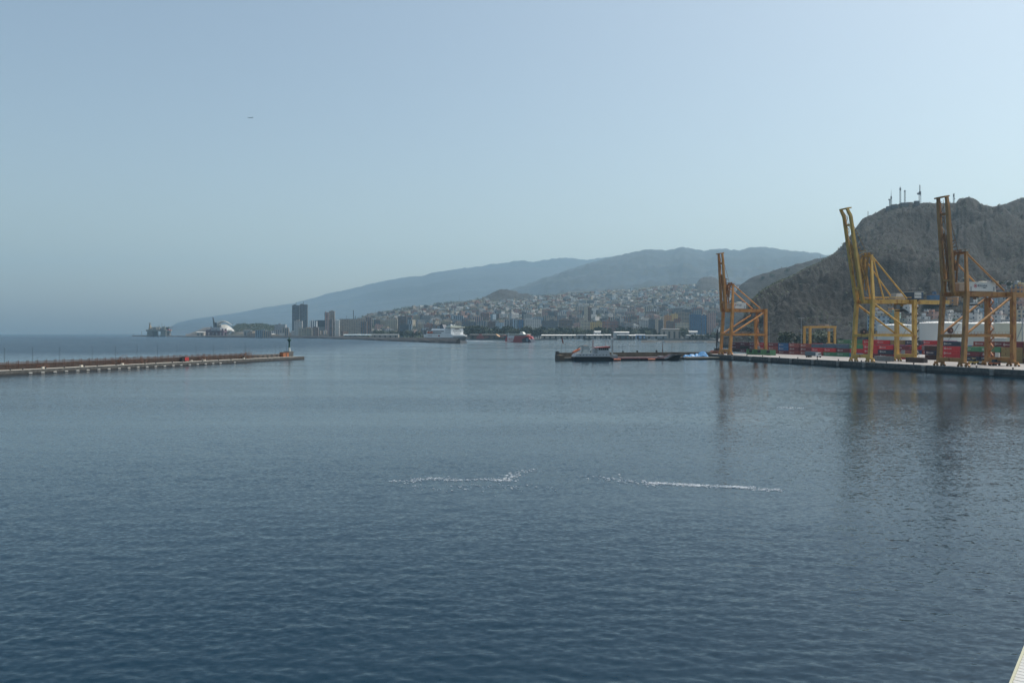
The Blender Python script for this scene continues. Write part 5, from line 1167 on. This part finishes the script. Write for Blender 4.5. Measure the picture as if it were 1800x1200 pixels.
shed(1207, 1262, 589, 2120, mw2, mat('roof_grey_flat', (.24, .25, .25)), 'long beige harbour hall left of the orange crane', 'building', name='harbour_hall')
shed(826, 893, 588.2, 2080, m_pbr, mat('roof_grey_flat', (.24, .25, .25)), 'long dark harbour wall with arches between the two ferries', 'building', name='harbour_wall_hall', dp=12, rt=.8)
shed(604, 652, 588.3, 2650, mat('canopy_pale_wall', (.2, .22, .24), .8), mat('canopy_pale_blue', (.42, .52, .56), .6), 'long pale blue canopy behind the breakwater below the brown paired blocks')
shed(654, 700, 588, 2500, mw2, mgr, 'long grey canopy behind the breakwater left of the harbour vessel')
shed(470, 482, 587.4, 3050, mw2, mwr, 'small bright roofed shed below the wooded park hill')
shed(464, 476, 585.2, 3150, m_swh, mwr, 'small white roofed pavilion behind the bright shed below the park hill')
shed(428, 440, 580.5, 3300, mgr, mat('roof_dark_small', (.08, .09, .1)), 'dark roofed hall at the foot of the wooded park hill')
shed(345, 358, 583.8, 3500, mw2, mwr, 'small pale roofed house on the brown mound left of the drilling rig', 'building', name='mound_house')
hp = empty('red_hopper', P(845, 2060, 2.9)); tag(hp, 'red steel quay hopper beside the white ferry bow', 'hopper'); u = 2060/F; mr_ = mat('hopper_red', (.24, .06, .05), .6)
hb_ = MB(); hb_.prism([(-9*u, 0, 0), (7*u, 0, 0), (7*u, 8, 0), (-9*u, 8, 0)], [(-6*u, 0, 8), (4*u, 0, 8), (4*u, 8, 8), (-6*u, 8, 8)]); hb_.build('frame', mr_, hp)
MB().box(-3.5*u, 2.5*u, 0, 8, 8, 13, top=(-2.5*u, 1.5*u, 1, 7)).build('funnel_top', mr_, hp); MB().beam((7*u, 3, 4), (15*u, 3, 4.5), 2.2).build('conveyor', mr_, hp)
jt = empty('stone_jetty', P(1127, 1600, 0)); tag(jt, 'low stone jetty crossing the inner harbour behind the tanker bow', 'jetty')
mb = MB(); mb.prism([tuple(P(1126, 1560))[:2]+(-2,), tuple(P(1262, 1500))[:2]+(-2,), tuple(P(1262, 1560))[:2]+(-2,), tuple(P(1126, 1615))[:2]+(-2,)], [tuple(P(1127, 1566))[:2]+(2.4,), tuple(P(1262, 1506))[:2]+(2.4,), tuple(P(1262, 1556))[:2]+(2.4,), tuple(P(1127, 1610))[:2]+(2.4,)])
o = mb.build('wall', m_wall); o.parent = jt; o.location = (-jt.location.x, -jt.location.y, 0)
mb = MB(); mb.beam((P(1128, 1600).x-jt.location.x, 0, 3.2), (P(1262, 1545).x-jt.location.x, -50, 3.2), 1.2, 1.6); mb.build('parapet', m_kerb, jt)
# moored boats
bp0 = {}
def boat(px, D, kind):
    if kind not in bp0:
        o = empty('moored_boat', (0, 0, 0)); L_ = 13 if kind else 9
        hull_mesh(L_, L_*.3, 1.5, rake=1.2, zb=-.4, n=12).build('hull', mat('yacht_white', (.66, .68, .68), .4), o)
        if kind: MB().cyl((0, 0, 1.4), (0, 0, 15.5), .12, n=6).build('mast', m_steel, o); MB().box(-2.5, 2, -1.1, 1.1, 1.5, 2.4).build('cabin', m_swh, o)
        else: MB().box(-1.5, 2, -1, 1, 1.5, 3.4, top=(-1.2, 1.4, -.8, .8)).build('cabin', m_swh, o)
        bp0[kind] = o; o.location = P(px, D, 0); c = o
    else: c = copy_tree(bp0[kind], P(px, D, 0))
    c.rotation_euler = (0, 0, RS.uniform(-.5, .5))
    tag(c, ('small white motor boat ' if kind == 0 else 'white sailing boat with thin mast ')+('at the harbour edge near ' if D > 1800 else 'along the stone jetty near ')+lmk(px), 'boat', 'small boats moored in the harbour')
for px in (984, 989, 996, 1001, 1007, 1012, 1021, 1044, 1049, 1053, 1057, 1062, 1069, 1075, 1118, 1142, 1151): boat(px, 2080, int(RS.random() < .5))
for px in (1159, 1165, 1206, 1213, 1218, 1227, 1232, 1240): boat(px, 1490, int(RS.random() < .3))
# tiny vessels beyond
for px in (1085, 1130): pass

# ---- filler buildings on the slopes
cells = []
def try_add(px, D, w_, d_, h, z0, kind):
    yb = HY+(H-z0)*F/D; yt = HY-(z0+h-H)*F/D; hw = w_/2*F/D
    cells.append((D, px, w_, d_, h, z0, kind, yt, yb, hw))
for _ in range(14000):
    px = RS.uniform(632, 1300); u_ = RS.random()**.9; D = 2480+2350*u_
    a, b = hC.df(px), hC.dr(px)
    if D < a-40 or D > b*.985: continue
    f = (D-a)/(b-a)
    sk = 586-(hC.z(px, D)-18)*F/D
    ys = lerp_pts(S_CITY, px)
    if 846 < px < 938 and sk < 532-.12*abs(px-890)+RS.uniform(-2, 2): continue          # bare cone
    if px < 850 and sk < ys+RS.uniform(3, 11): continue
    if fbm(px*3, sk*9, 60, 3, 8.8) < -.12 and RS.random() < .8: continue      # gaps of open ground and gardens
    if 1222 < px < 1272 and sk < 506: continue                       # dark knoll
    if px > 1262 and D > 3000 and RS.random() < .5: continue
    big = RS.random() < (.6 if f < .2 else (.22 if f < .6 else .2))
    if big: try_add(px, D, *((RS.uniform(18, 44), RS.uniform(11, 15), RS.uniform(12, 28)) if f < .35 else (RS.uniform(14, 36), 11, RS.uniform(8, 17))), hC.z(px, D), 'block')
    else: try_add(px, D, RS.uniform(9, 26), RS.uniform(8, 12), RS.uniform(3.5, 8), hC.z(px, D), 'house')
for _ in range(260):
    px = RS.uniform(640, 1300); D = hC.df(px)-RS.uniform(0, 60); D = max(D, 2470)
    try_add(px, D, RS.uniform(18, 44), 16, RS.uniform(17, 30), max(2.9, hC.z(px, D)), 'block')
for _ in range(60):
    px = RS.uniform(432, 640); D = RS.uniform(2900, 3250)
    try_add(px, D, RS.uniform(14, 40), 16, RS.uniform(9, 26), 2.9, 'block')
# hillside quarter on the right, below the rocky hill
TOWN = [(1535, 548), (1560, 540), (1590, 528), (1620, 520), (1650, 512), (1700, 507), (1740, 500), (1800, 496), (1860, 490)]
for _ in range(1500):
    px = RS.uniform(1538, 1850); D = RS.uniform(800, 1130); z0 = hN.z(px, D); yy = HY-(z0+4-H)*F/D
    if yy < lerp_pts(TOWN, px)+RS.uniform(3, 12): continue
    try_add(px, D, RS.uniform(8, 19), RS.uniform(8, 12), RS.choice((4, 6.5, 6.5, 9, 9, 12)), z0, 'town')
cells.sort(key=lambda c: c[0])
grid_used = {}
vis_list = []
for c in cells:
    D, px, w_, d_, h, z0, kind, yt, yb, hw = c
    X = (px-900)/F*D; key = None; ok = True
    gx, gy = int(X//30), int(D//30)
    for ax in (-1, 0, 1):
        for ay_ in (-1, 0, 1):
            for (x2, d2, r2) in grid_used.get((gx+ax, gy+ay_), ()):
                if abs(x2-X) < (r2+w_/2)*.92 and abs(d2-D) < 15: ok = False
    if not ok: continue
    v = cover(px-hw, px+hw, yt, min(yb, 600), mark=True)
    tot = max(1, 2*hw*(yb-yt))
    if v < (1 if kind != 'town' else 10) or (kind != 'town' and v < .15*tot): continue
    grid_used.setdefault((gx, gy), []).append((X, D, w_/2))
    vis_list.append((v, c))
def pick_col(kind, f, rs):
    if kind == 'block': return rs.choice(['off white', 'cream', 'beige', 'beige', 'pink', 'grey', 'grey', 'brown', 'pale blue', 'white', 'terracotta', 'dark grey'])
    if kind == 'town': return rs.choice(['white', 'white', 'white', 'off white', 'white', 'cream', 'beige', 'terracotta', 'pink', 'pale blue', 'yellow', 'grey', 'orange', 'mint green', 'blue'])
    return rs.choice(['white', 'white', 'off white', 'off white', 'cream', 'pink', 'beige', 'grey', 'terracotta', 'brown', 'pale blue'])
def where_of(px, y, kind):
    if kind == 'town': r = 'low on the rocky hillside' if y > 552 else ('mid way up the rocky hillside' if y > 525 else 'high on the rocky hillside')
    elif y > 563: r = 'behind the waterfront'
    elif y > 551: r = 'in the lower town'
    elif y > 538: r = 'on the lower slope'
    elif y > 525: r = 'on the upper slope'
    else: r = 'near the top of the slope'
    return r
LIM = {'block': 235, 'house': 180, 'town': 115}; cnt = {}
vis_list.sort(key=lambda q: -q[0])
rest = {}
for v, c in vis_list:
    D, px, w_, d_, h, z0, kind, yt, yb, hw = c
    cnt[kind] = cnt.get(kind, 0)+1; col = pick_col(kind, 0, RS); st = RS.choice([facA, facB, facC] if kind == 'block' else [facD, facD, facA]); rot = RS.uniform(-.25, .95)
    if cnt[kind] <= LIM[kind] and px < 1815:
        nst = max(1, round(h/3)); size = ('%s storey' % {1: 'one', 2: 'two', 3: 'three', 4: 'four', 5: 'five', 6: 'six', 7: 'seven', 8: 'eight', 9: 'nine', 10: 'ten', 11: 'eleven'}.get(nst, 'tall'))
        lab = '%s %s %s %s, by %s' % (col, size, 'apartment block' if kind == 'block' else 'house', where_of(px, yt, kind), lmk(px))
        building('apartment_block' if kind == 'block' else 'house', px, D, w_, d_, h, z0, col, st, rot, lab, 'building' if kind == 'block' else 'house',
                 {'block': 'apartment blocks on the city slope', 'house': 'houses on the city slope', 'town': 'houses on the rocky hillside'}[kind], RS, parts=(v > 14))
    else:
        rest.setdefault(('cityfar' if kind != 'town' else 'townfar', col), []).append((px, D, w_, d_, h, z0, rot))
print('buildings', cnt, 'shown', len(vis_list))
allr = MB(); mlist = []
for (k, col), L_ in rest.items():
    m = mat('far_wall_'+col.replace(' ', '_'), tuple(min(.85, x*.8) for x in PAL[col]), .8, var=.35, scale=.35); mi = len(mlist); mlist.append(m)
    for (px, D, w_, d_, h, z0, rot) in L_:
        c_, s_ = math.cos(rot), math.sin(rot); p = P(px, D)
        q = [(p.x+x*c_-y*s_, p.y+x*s_+y*c_) for x, y in ((-w_/2, -d_/2), (w_/2, -d_/2), (w_/2, d_/2), (-w_/2, d_/2))]
        allr.prism([(a, b, z0-3) for a, b in q], [(a, b, z0+h) for a, b in q], mi)
if mlist:
    o = allr.build('distant_houses', mlist); o['kind'] = 'stuff'; o['label'] = 'mass of small distant houses filling the gaps of the city slope'

# ------------------------------------------------------------ trees
m_lf = [mat('foliage_dark', (.020, .034, .018), .8, var=.5, scale=.4), mat('foliage_mid', (.040, .060, .030), .8, var=.5, scale=.4)]
m_tr = mat('bark', (.06, .045, .035), .9)
def crown(r, hz, n, rs, z0):
    mb = MB(); blobs = [(rs.gauss(0, .42)*r, rs.gauss(0, .42)*r, z0+hz*rs.uniform(.15, .9), rs.uniform(.3, .55)*r) for _ in range(9)]
    for _ in range(n):
        b = rs.choice(blobs); d = Vector((rs.gauss(0, 1), rs.gauss(0, 1), rs.gauss(0, .8))).normalized()*b[3]*rs.uniform(.6, 1.1); c = Vector(b[:3])+d
        s = r*rs.uniform(.07, .17); u1 = Vector((rs.gauss(0, 1), rs.gauss(0, 1), rs.gauss(0, 1))).normalized(); u2 = u1.orthogonal().normalized()
        mb.face([c+u1*s, c+u2*s*.8, c-u1*s*.9, c-u2*s], rs.randint(0, 1))
    return mb
tprot = []
for k in range(4):
    rs = random.Random(50+k); t = empty('tree', (0, 0, -500)); r = 5.2; tr_ = MB()
    tr_.cyl((0, 0, -1), (.2, 0, 4), .38, .25, 7)
    for q in range(4): a = q*1.57+k; tr_.cyl((.2, 0, 3), (2.4*math.cos(a), 2.4*math.sin(a), 6), .18, .06, 5)
    tr_.build('trunk', m_tr, t); crown(r, 7.5, 520, rs, 3).build('crown', m_lf, t); tprot.append(t)
tused = set()
def tree(px, D, z0, sc, label, group, squash=1.0):
    k = RS.randrange(4); p = tprot[k]; loc = P(px, D, z0)
    if k not in tused: tused.add(k); c = p; c.location = loc
    else: c = copy_tree(p, loc)
    c.rotation_euler = (0, 0, RS.uniform(0, 6)); c.scale = (sc*RS.uniform(.9, 1.2), sc*RS.uniform(.9, 1.2), sc*squash); tag(c, label, 'tree', group)
def trow(x0, x1, n, D, hh, lab, group='trees along the far waterfront'):
    for i in range(n):
        px = x0+(x1-x0)*(i+.5)/n+RS.uniform(-1, 1); tree(px, D+RS.uniform(-25, 25), 2.5, hh/11*RS.uniform(.8, 1.2), '%s, by %s' % (lab, lmk(px)), group)
trow(655, 742, 16, 2560, 22, 'dark round tree behind the breakwater')
trow(822, 892, 17, 2250, 30, 'dark broad tree below the waterfront blocks')
trow(893, 960, 15, 2240, 29, 'dark broad tree below the waterfront blocks')
trow(962, 1075, 22, 2240, 27, 'dark broad tree behind the white roofed sheds')
trow(1085, 1140, 10, 2250, 29, 'dark broad tree behind the ferry terminal')
trow(1140, 1206, 8, 2230, 22, 'dark tree in front of the low hall')
tree(1203, 2150, 2.9, 2.4, 'very tall dark tree between the low hall and the blue tower', 'trees along the far waterfront')
trow(1214, 1262, 7, 2090, 13, 'dark palm like tree in front of the harbour hall')
trow(1255, 1275, 4, 1900, 18, 'dark tree behind the left legs of the orange crane')
trow(1338, 1352, 3, 1000, 9, 'dark tree at the foot of the rocky hill', 'trees below the rocky hill')
trow(1378, 1388, 2, 880, 16, 'dark tree standing beside the car park', 'trees below the rocky hill')
trow(1405, 1424, 5, 880, 14, 'dark tree behind the tall lamp mast', 'trees below the rocky hill')
trow(1434, 1462, 5, 860, 15, 'dark tree seen through the yard gantry', 'trees below the rocky hill')
trow(1465, 1500, 5, 850, 9, 'dark tree between the yard gantry and the yellow crane', 'trees below the rocky hill')
for px, y, s_ in ((1384, 469, 1.3), (1340, 480, .9), (1343, 479, .7), (1356, 476, .9), (1360, 475.5, .7), (1335, 483, .6)):
    D = hM.dr(px)*.985; tree(px, D, hM.z(px, D)-1, s_*1.1, 'small dark tree on the crest of the middle hill, by %s' % lmk(px), 'trees on the hill crest')
for _ in range(46):
    px = RS.uniform(1560, 1800); D = RS.uniform(830, 1080); z = hN.z(px, D)
    if HY-(z-H)*F/D < lerp_pts(TOWN, px)+4: continue
    tree(px, D, z-.5, RS.uniform(.45, .95), 'dark green tree between the hillside houses, by %s' % lmk(px), 'trees between the hillside houses')
# scattered greenery on the city slope, a mass no one could count
gm_ = MB()
for _ in range(2600):
    px = RS.uniform(632, 1310); D = RS.uniform(2500, 5000); b = hC.dr(px)
    if D > b: continue
    z = hC.z(px, D); r = RS.uniform(3, 8); p = P(px, D, z)
    for q in range(16):
        c = p+Vector((RS.gauss(0, r), RS.gauss(0, r), RS.uniform(0, r*1.1))); s = r*RS.uniform(.2, .5); u1 = Vector((RS.gauss(0, 1), RS.gauss(0, 1), RS.gauss(0, 1))).normalized(); u2 = u1.orthogonal().normalized(); gm_.face([c+u1*s, c+u2*s, c-u1*s, c-u2*s], RS.randint(0, 1))
o = gm_.build('slope_shrubs', m_lf); o['kind'] = 'stuff'; o['label'] = 'dark shrubs and gardens between the houses of the city slope'
# scrub on the rocky hills
gm_ = MB()
for hill, n, (xa, xb) in ((hN, 5200, (1310, 1850)), (hM, 500, (1300, 1470))):
    for _ in range(n):
        px = RS.uniform(xa, xb); a, b = hill.df(px), hill.dr(px); D = a+(b-a)*RS.uniform(.05, 1.02)
        if fbm(px, D, 60, 3, 3.3) < -.05: continue
        z = hill.z(px, D); r = RS.uniform(.7, 2.4); p = P(px, D, z+r*.2)
        for q in range(4):
            c = p+Vector((RS.gauss(0, r*.5), RS.gauss(0, r*.5), RS.uniform(0, r*.6))); s = r*RS.uniform(.4, .8); u1 = Vector((RS.gauss(0, 1), RS.gauss(0, 1), RS.gauss(0, 1))).normalized(); u2 = u1.orthogonal().normalized(); gm_.face([c+u1*s, c+u2*s, c-u1*s, c-u2*s], RS.randint(0, 1))
o = gm_.build('hill_scrub', m_lf); o['kind'] = 'stuff'; o['label'] = 'dark dry scrub dotted over the rocky hills'
# wooded park hill and brown mound by the concert hall
S_P = [(404, 587), (412, 577), (418, 572.5), (428, 571), (440, 572), (452, 570.5), (465, 572), (478, 573.5), (488, 576), (498, 584), (502, 587)]
hP = Hill(S_P, 3380, 3650, 3, .8, 0, 300, 7.); hP.build('park_hill', terrain_mat('park_ground', (.03, .035, .025), (.06, .06, .045), (.12, .10, .08), .01), 404, 502, 60, 16, .5)
gm_ = MB()
for _ in range(420):
    px = RS.uniform(412, 496); a = RS.uniform(.15, 1.1)**.6; D = 3380+270*min(1.1, a); z = hP.z(px, D); p = P(px, D, z); r = RS.uniform(4, 8)
    for q in range(14):
        c = p+Vector((RS.gauss(0, r), RS.gauss(0, r*.7), RS.uniform(0, r*.9))); s = r*RS.uniform(.2, .4); u1 = Vector((RS.gauss(0, 1), RS.gauss(0, 1), RS.gauss(0, 1))).normalized(); u2 = u1.orthogonal().normalized(); gm_.face([c+u1*s, c+u2*s, c-u1*s, c-u2*s], RS.randint(0, 1))
o = gm_.build('park_trees', m_lf); o['kind'] = 'stuff'; o['label'] = 'dense dark trees covering the park hill right of the concert hall'
S_Q = [(326, 588), (332, 587), (340, 584), (350, 580), (358, 576.5), (366, 575), (376, 577), (384, 582), (390, 588)]
hQ = Hill(S_Q, 3560, 3800, 3, .9, 3, 200, 8.); hQ.build('mound', terrain_mat('mound_ground', (.04, .038, .036), (.08, .072, .066), (.13, .12, .1), .02), 326, 390, 50, 14, .5)
# ------------------------------------------------------------ masts on the rocky hill
mm = mat('mast_lattice', (.16, .16, .17), .6); mwp = mat('mast_white', (.45, .45, .45), .6)
def lattice(mb, x, z0, z1, w, st=3.0):
    for a, b in ((-1, -1), (1, -1), (1, 1), (-1, 1)): mb.beam((x+a*w/2, b*w/2, z0), (x+a*w/2, b*w/2, z1), .3)
    z = z0; i = 0
    while z < z1-.5:
        zz = min(z1, z+st); s_ = 1 if i % 2 else -1
        mb.beam((x-s_*w/2, -w/2, z), (x+s_*w/2, -w/2, zz), .2); mb.beam((x-w/2, -w/2, zz), (x+w/2, -w/2, zz), .2); mb.beam((x-s_*w/2, w/2, z), (x+s_*w/2, w/2, zz), .2); z = zz; i += 1
def hill_mast(px, ytop, ybase, w, lab, dish=(), taper=None, sleeve=()):
    D = hN.dr(px)*.995; z0 = hN.z(px, D)-1.5; z1 = zy(ytop, D); o = empty('radio_mast', P(px, D, z0)); tag(o, lab, 'radio mast', 'radio masts on the rocky hill')
    hh = z1-z0; mb = MB(); lattice(mb, 0, 0, hh*(taper or 1), w); mb.build('lattice', mm, o)
    if taper: MB().cyl((0, 0, hh*taper), (0, 0, hh), w*.28, .12, 8).build('antenna', mm, o)
    for (fz, dx, r) in dish: 
        d = MB().cyl((dx, -.8, hh*fz), (dx, .6, hh*fz), r, r*.7, 14).build('dish', mm, o); MB().beam((0, 0, hh*fz), (dx, 0, hh*fz), .3).build('bracket', mm, d)
    for fz0, fz1, r in sleeve: MB().cyl((0, 0, hh*fz0), (0, 0, hh*fz1), r, n=8).build('panel_array', mm, o)
hill_mast(1566.5, 334, 362, 1.7, 'leftmost radio mast on the hill top, thin with a side dish', ((.45, -4.2, 1.3),), .62, ((.50, .64, 1.2),))
hill_mast(1564, 351, 362, 1.2, 'short radio mast beside the leftmost mast on the hill top', ((.95, -2, 1.3),))
hill_mast(1582.5, 327.5, 358, 2.0, 'second tall radio mast on the hill top, slender with a pointed tip', (), .86, ((.78, .9, 1.5),))
hill_mast(1590.5, 335.5, 356, 1.9, 'short plain radio mast right of the pointed one', (), None, ((.9, 1.0, 1.3),))
hill_mast(1617, 325.5, 356, 3.0, 'tallest radio mast with a round dish on its left side', ((.55, -4.2, 2.0), (.58, .4, 1.6)), .66, ((.5, .66, 2.0), (.66, .98, .9)))
hill_mast(1676.5, 341, 357, 1.8, 'small radio mast just right of the brown crane boom tip', ((.6, 1.2, 1.3),), None, ((.75, .95, 1.2),))
hill_mast(1525.8, 372, 380, .5, 'tiny thin pole on the left shoulder of the rocky hill')
for px0, px1, yt, lab in ((1559, 1563, 362.5, 'small flat hut left of the leftmost radio mast'), (1568, 1577, 359.3, 'low flat building between the first two radio masts'), (1584, 1597, 356.2, 'longest flat building under the pointed radio mast'), (1608, 1615, 353, 'rounded hut left of the tallest radio mast')):
    D = hN.dr(px0)*.985; z0 = hN.z((px0+px1)/2, D)-6; yt += 1.6; w_ = (px1-px0)/F*D; o = empty('hut', P((px0+px1)/2, D, z0)); tag(o, lab, 'hut'); hh = zy(yt, D)-z0
    MB().box(-w_/2, w_/2, -3, 4, 0, hh).build('wall', mat('hut_grey', (.13, .13, .13), .8), o); MB().box(-w_/2-.3, w_/2+.3, -3.3, 4.3, hh, hh+.4).build('roof', mm, o)
# ridge masts over the city
for px, y0, y1, D in ((807.3, 531, 517, 4400), (660, 553, 545, 4000), (1442, 454, 449, 2700)):
    h_ = hC if px < 1300 else hM; z0 = h_.z(px, D)-2; o = MB().cyl((0, 0, 0), (0, 0, zy(y1, D)-z0), .8, .4, 6).build('thin_mast', mm); o.location = P(px, D, z0); tag(o, 'thin mast rising from the slope near '+lmk(px), 'mast')

# ------------------------------------------------------------ parked cars behind the container yard
cpro = {}
def car(px, D, cname, lab):
    c = {'white': (.7, .7, .7), 'silver': (.4, .42, .43), 'dark': (.03, .03, .035), 'red': (.3, .03, .03), 'blue': (.04, .08, .2)}[cname]
    if cname not in cpro:
        o = empty('parked_car', P(px, D, 2.92)); m = mat('car_'+cname, c, .25)
        b = MB(); b.prism([(-2.2, -.88, .3), (2.2, -.88, .3), (2.2, .88, .3), (-2.2, .88, .3)], [(-2.15, -.85, .95), (2.1, -.85, .85), (2.1, .85, .85), (-2.15, .85, .95)]); b.box(-1.6, 1.0, -.8, .8, .92, 1.48, top=(-1.3, .4, -.7, .7)); b.build('body', m, o)
        MB().box(-1.66, 1.06, -.82, .82, 1.0, 1.36, top=(-1.42, .62, -.745, .745)).build('window', m_gl, o)
        for x in (-1.4, 1.35):
            for y in (-.86, .86): MB().cyl((x, y-.1, .33), (x, y+.1, .33), .33, n=10).build('wheel', m_ty, o)
        cpro[cname] = o
    else: o = copy_tree(cpro[cname], P(px, D, 2.92))
    o.rotation_euler = (0, 0, QA+RS.uniform(-.1, .1)); tag(o, lab, 'car', 'cars parked behind the container yard')
for x0, x1, n, D, lab in ((1346, 1418, 30, 830, 'in the car park at the foot of the rocky hill'), (1300, 1400, 26, 900, 'in the row beyond the car park'), (1310, 1400, 20, 1010, 'far off behind the container yard'), (1500, 1545, 8, 800, 'behind the yellow crane legs')):
    for i in range(n):
        px = x0+(x1-x0)*(i+RS.uniform(.1, .9))/n; cn = RS.choice(['white', 'white', 'white', 'silver', 'silver', 'dark', 'red', 'blue']); car(px, D+RS.uniform(-4, 4), cn, '%s car %s, by %s' % (cn, lab, lmk(px)))
# terminal buildings and low walls behind the tanks and cars
shed(1352, 1412, 589.5, 960, mw2, mgr, 'long low beige hall at the foot of the rocky hill behind the cars', dp=14, rt=.8)
shed(1770, 1812, 592, 720, m_swh, mwr, 'low white building between the right tank and the brown containers', 'building', name='yard_office', dp=12, rt=.6)
shed(1738, 1768, 593, 600, mat('yard_wall', (.5, .5, .48), .7), mwr, 'low white yard building behind the middle of the brown crane', 'building', name='yard_office', dp=8, rt=.5)

# ------------------------------------------------------------ aeroplane
D = 4800; ap_ = empty('aeroplane', P(440, D, zy(208, D)), R(205)); tag(ap_, 'distant aeroplane flying high in the hazy sky on the left', 'aeroplane')
ap_.rotation_euler = (R(-6), R(5), R(212)); m_ap = mat('aeroplane_grey', (.05, .06, .07), .5)
MB().loft([[(x, r*math.cos(t), r*math.sin(t)) for t in np.linspace(0, 2*math.pi, 9)[:-1]] for x, r in ((-17, .3), (-12, 1.2), (-6, 1.9), (10, 1.9), (15, 1.3), (17, .3))]).build('fuselage', m_ap, ap_)
for s_ in (-1, 1):
    wg = MB(); wg.prism([(-4, s_*1.5, -.6), (3, s_*1.5, -.6), (-3, s_*17, 1.2), (-5, s_*17, 1.2)][::s_], [(-4, s_*1.5, 0), (3, s_*1.5, 0), (-3, s_*17, 1.4), (-5, s_*17, 1.4)][::s_]); wg.build('wing', m_ap, ap_)
    MB().cyl((0, s_*5.5, -1.4), (4, s_*5.5, -1.4), 1.0).build('engine', m_ap, ap_)
    tp_ = MB(); tp_.prism([(-16.5, 0, .6), (-13, 0, .6), (-15.5, s_*6, 1), (-17, s_*6, 1)][::s_], [(-16.5, 0, .9), (-13, 0, .9), (-15.5, s_*6, 1.2), (-17, s_*6, 1.2)][::s_]); tp_.build('tailplane', m_ap, ap_)
tf = MB(); V = [(-16.5, 0, 1), (-11, 0, 1.2), (-15, 0, 7), (-17.5, 0, 7)]; tf.prism([(a, -.2, c) for a, _, c in V], [(a, .2, c) for a, _, c in V]); tf.build('tail_fin', m_ap, ap_)

# ------------------------------------------------------------ corner of our own ship's lower deck
zd = 12.0
def gp(px, y): D = (H-zd)*F/(y-HY); return P(px, D, zd)
a = gp(1773.5, 1200); b = gp(1800, 1134); dr_ = (b-a).normalized(); nr = Vector((dr_.y, -dr_.x, 0)); sda = math.atan2(dr_.y, dr_.x)
o0 = a-dr_*6; sd_ = empty('ship_deck', (o0.x, o0.y, zd), sda); tag(sd_, 'corner of a white panelled ship deck in the bottom right corner', 'ship deck')
Ld = (b-a).length*1.0+6.05; dkm = MB(); step = .155; x = 0
while x < Ld: dkm.box(x+.009, min(x+step-.009, Ld), -5, -.05, -.12, 0); x += step
dkm.build('panel', mat('deck_panel', (.40, .41, .40), .5, var=.06, scale=2), sd_)
MB().box(0, Ld, -4.95, -.06, -.3, -.121).build('underside', m_steel, sd_); MB().box(0, Ld, -.05, -.01, -.3, .03).build('edge_trim', mat('edge_cream', (.36, .36, .26), .5), sd_)
MB().box(Ld-.02, Ld+.1, -.12, .0, -.1, .06).build('corner_block', mat('corner_rust', (.2, .08, .05), .7), sd_)

# ------------------------------------------------------------ labels: tell look-alikes apart by their order from the left
ORD = ['leftmost', 'second from left', 'third from left', 'fourth from left', 'fifth from left', 'sixth from left', 'seventh from left', 'eighth from left', 'ninth from left', 'tenth from left']
def ordn(i, n):
    if i < len(ORD): return ORD[i]
    k = n-1-i
    if k == 0: return 'rightmost'
    if k < 8: return ORD[k].replace('left', 'right')
    j = i+1; suf = 'th' if 10 <= j % 100 <= 20 else {1: 'st', 2: 'nd', 3: 'rd'}.get(j % 10, 'th')
    return '%d%s from left' % (j, suf)
by = {}
bpy.context.view_layer.update()
for o in TAGGED: by.setdefault(o['label'], []).append(o)
for lab, L_ in by.items():
    if len(L_) > 1:
        L_.sort(key=lambda o: pxof(o.matrix_world.translation))
        for i, o in enumerate(L_): o['label'] = '%s, %s' % (lab, ordn(i, len(L_)))
seen = {}
for o in TAGGED:
    wds = o['label'].split()
    if len(wds) > 16:
        l2 = o['label'].replace('shipping container', 'container').replace(' of the ', ' of ').replace('apartment block', 'block')
        if len(l2.split()) > 16: l2 = l2.replace(' the ', ' ')
        if len(l2.split()) > 16: l2 = l2.replace(' from left', ' left').replace(' on ground', '')
        o['label'] = l2
    if len(o['label'].split()) > 16: print('LONG', len(o['label'].split()), o['label'])
    seen[o['label']] = seen.get(o['label'], 0)+1
print('dup', {k: v for k, v in seen.items() if v > 1})
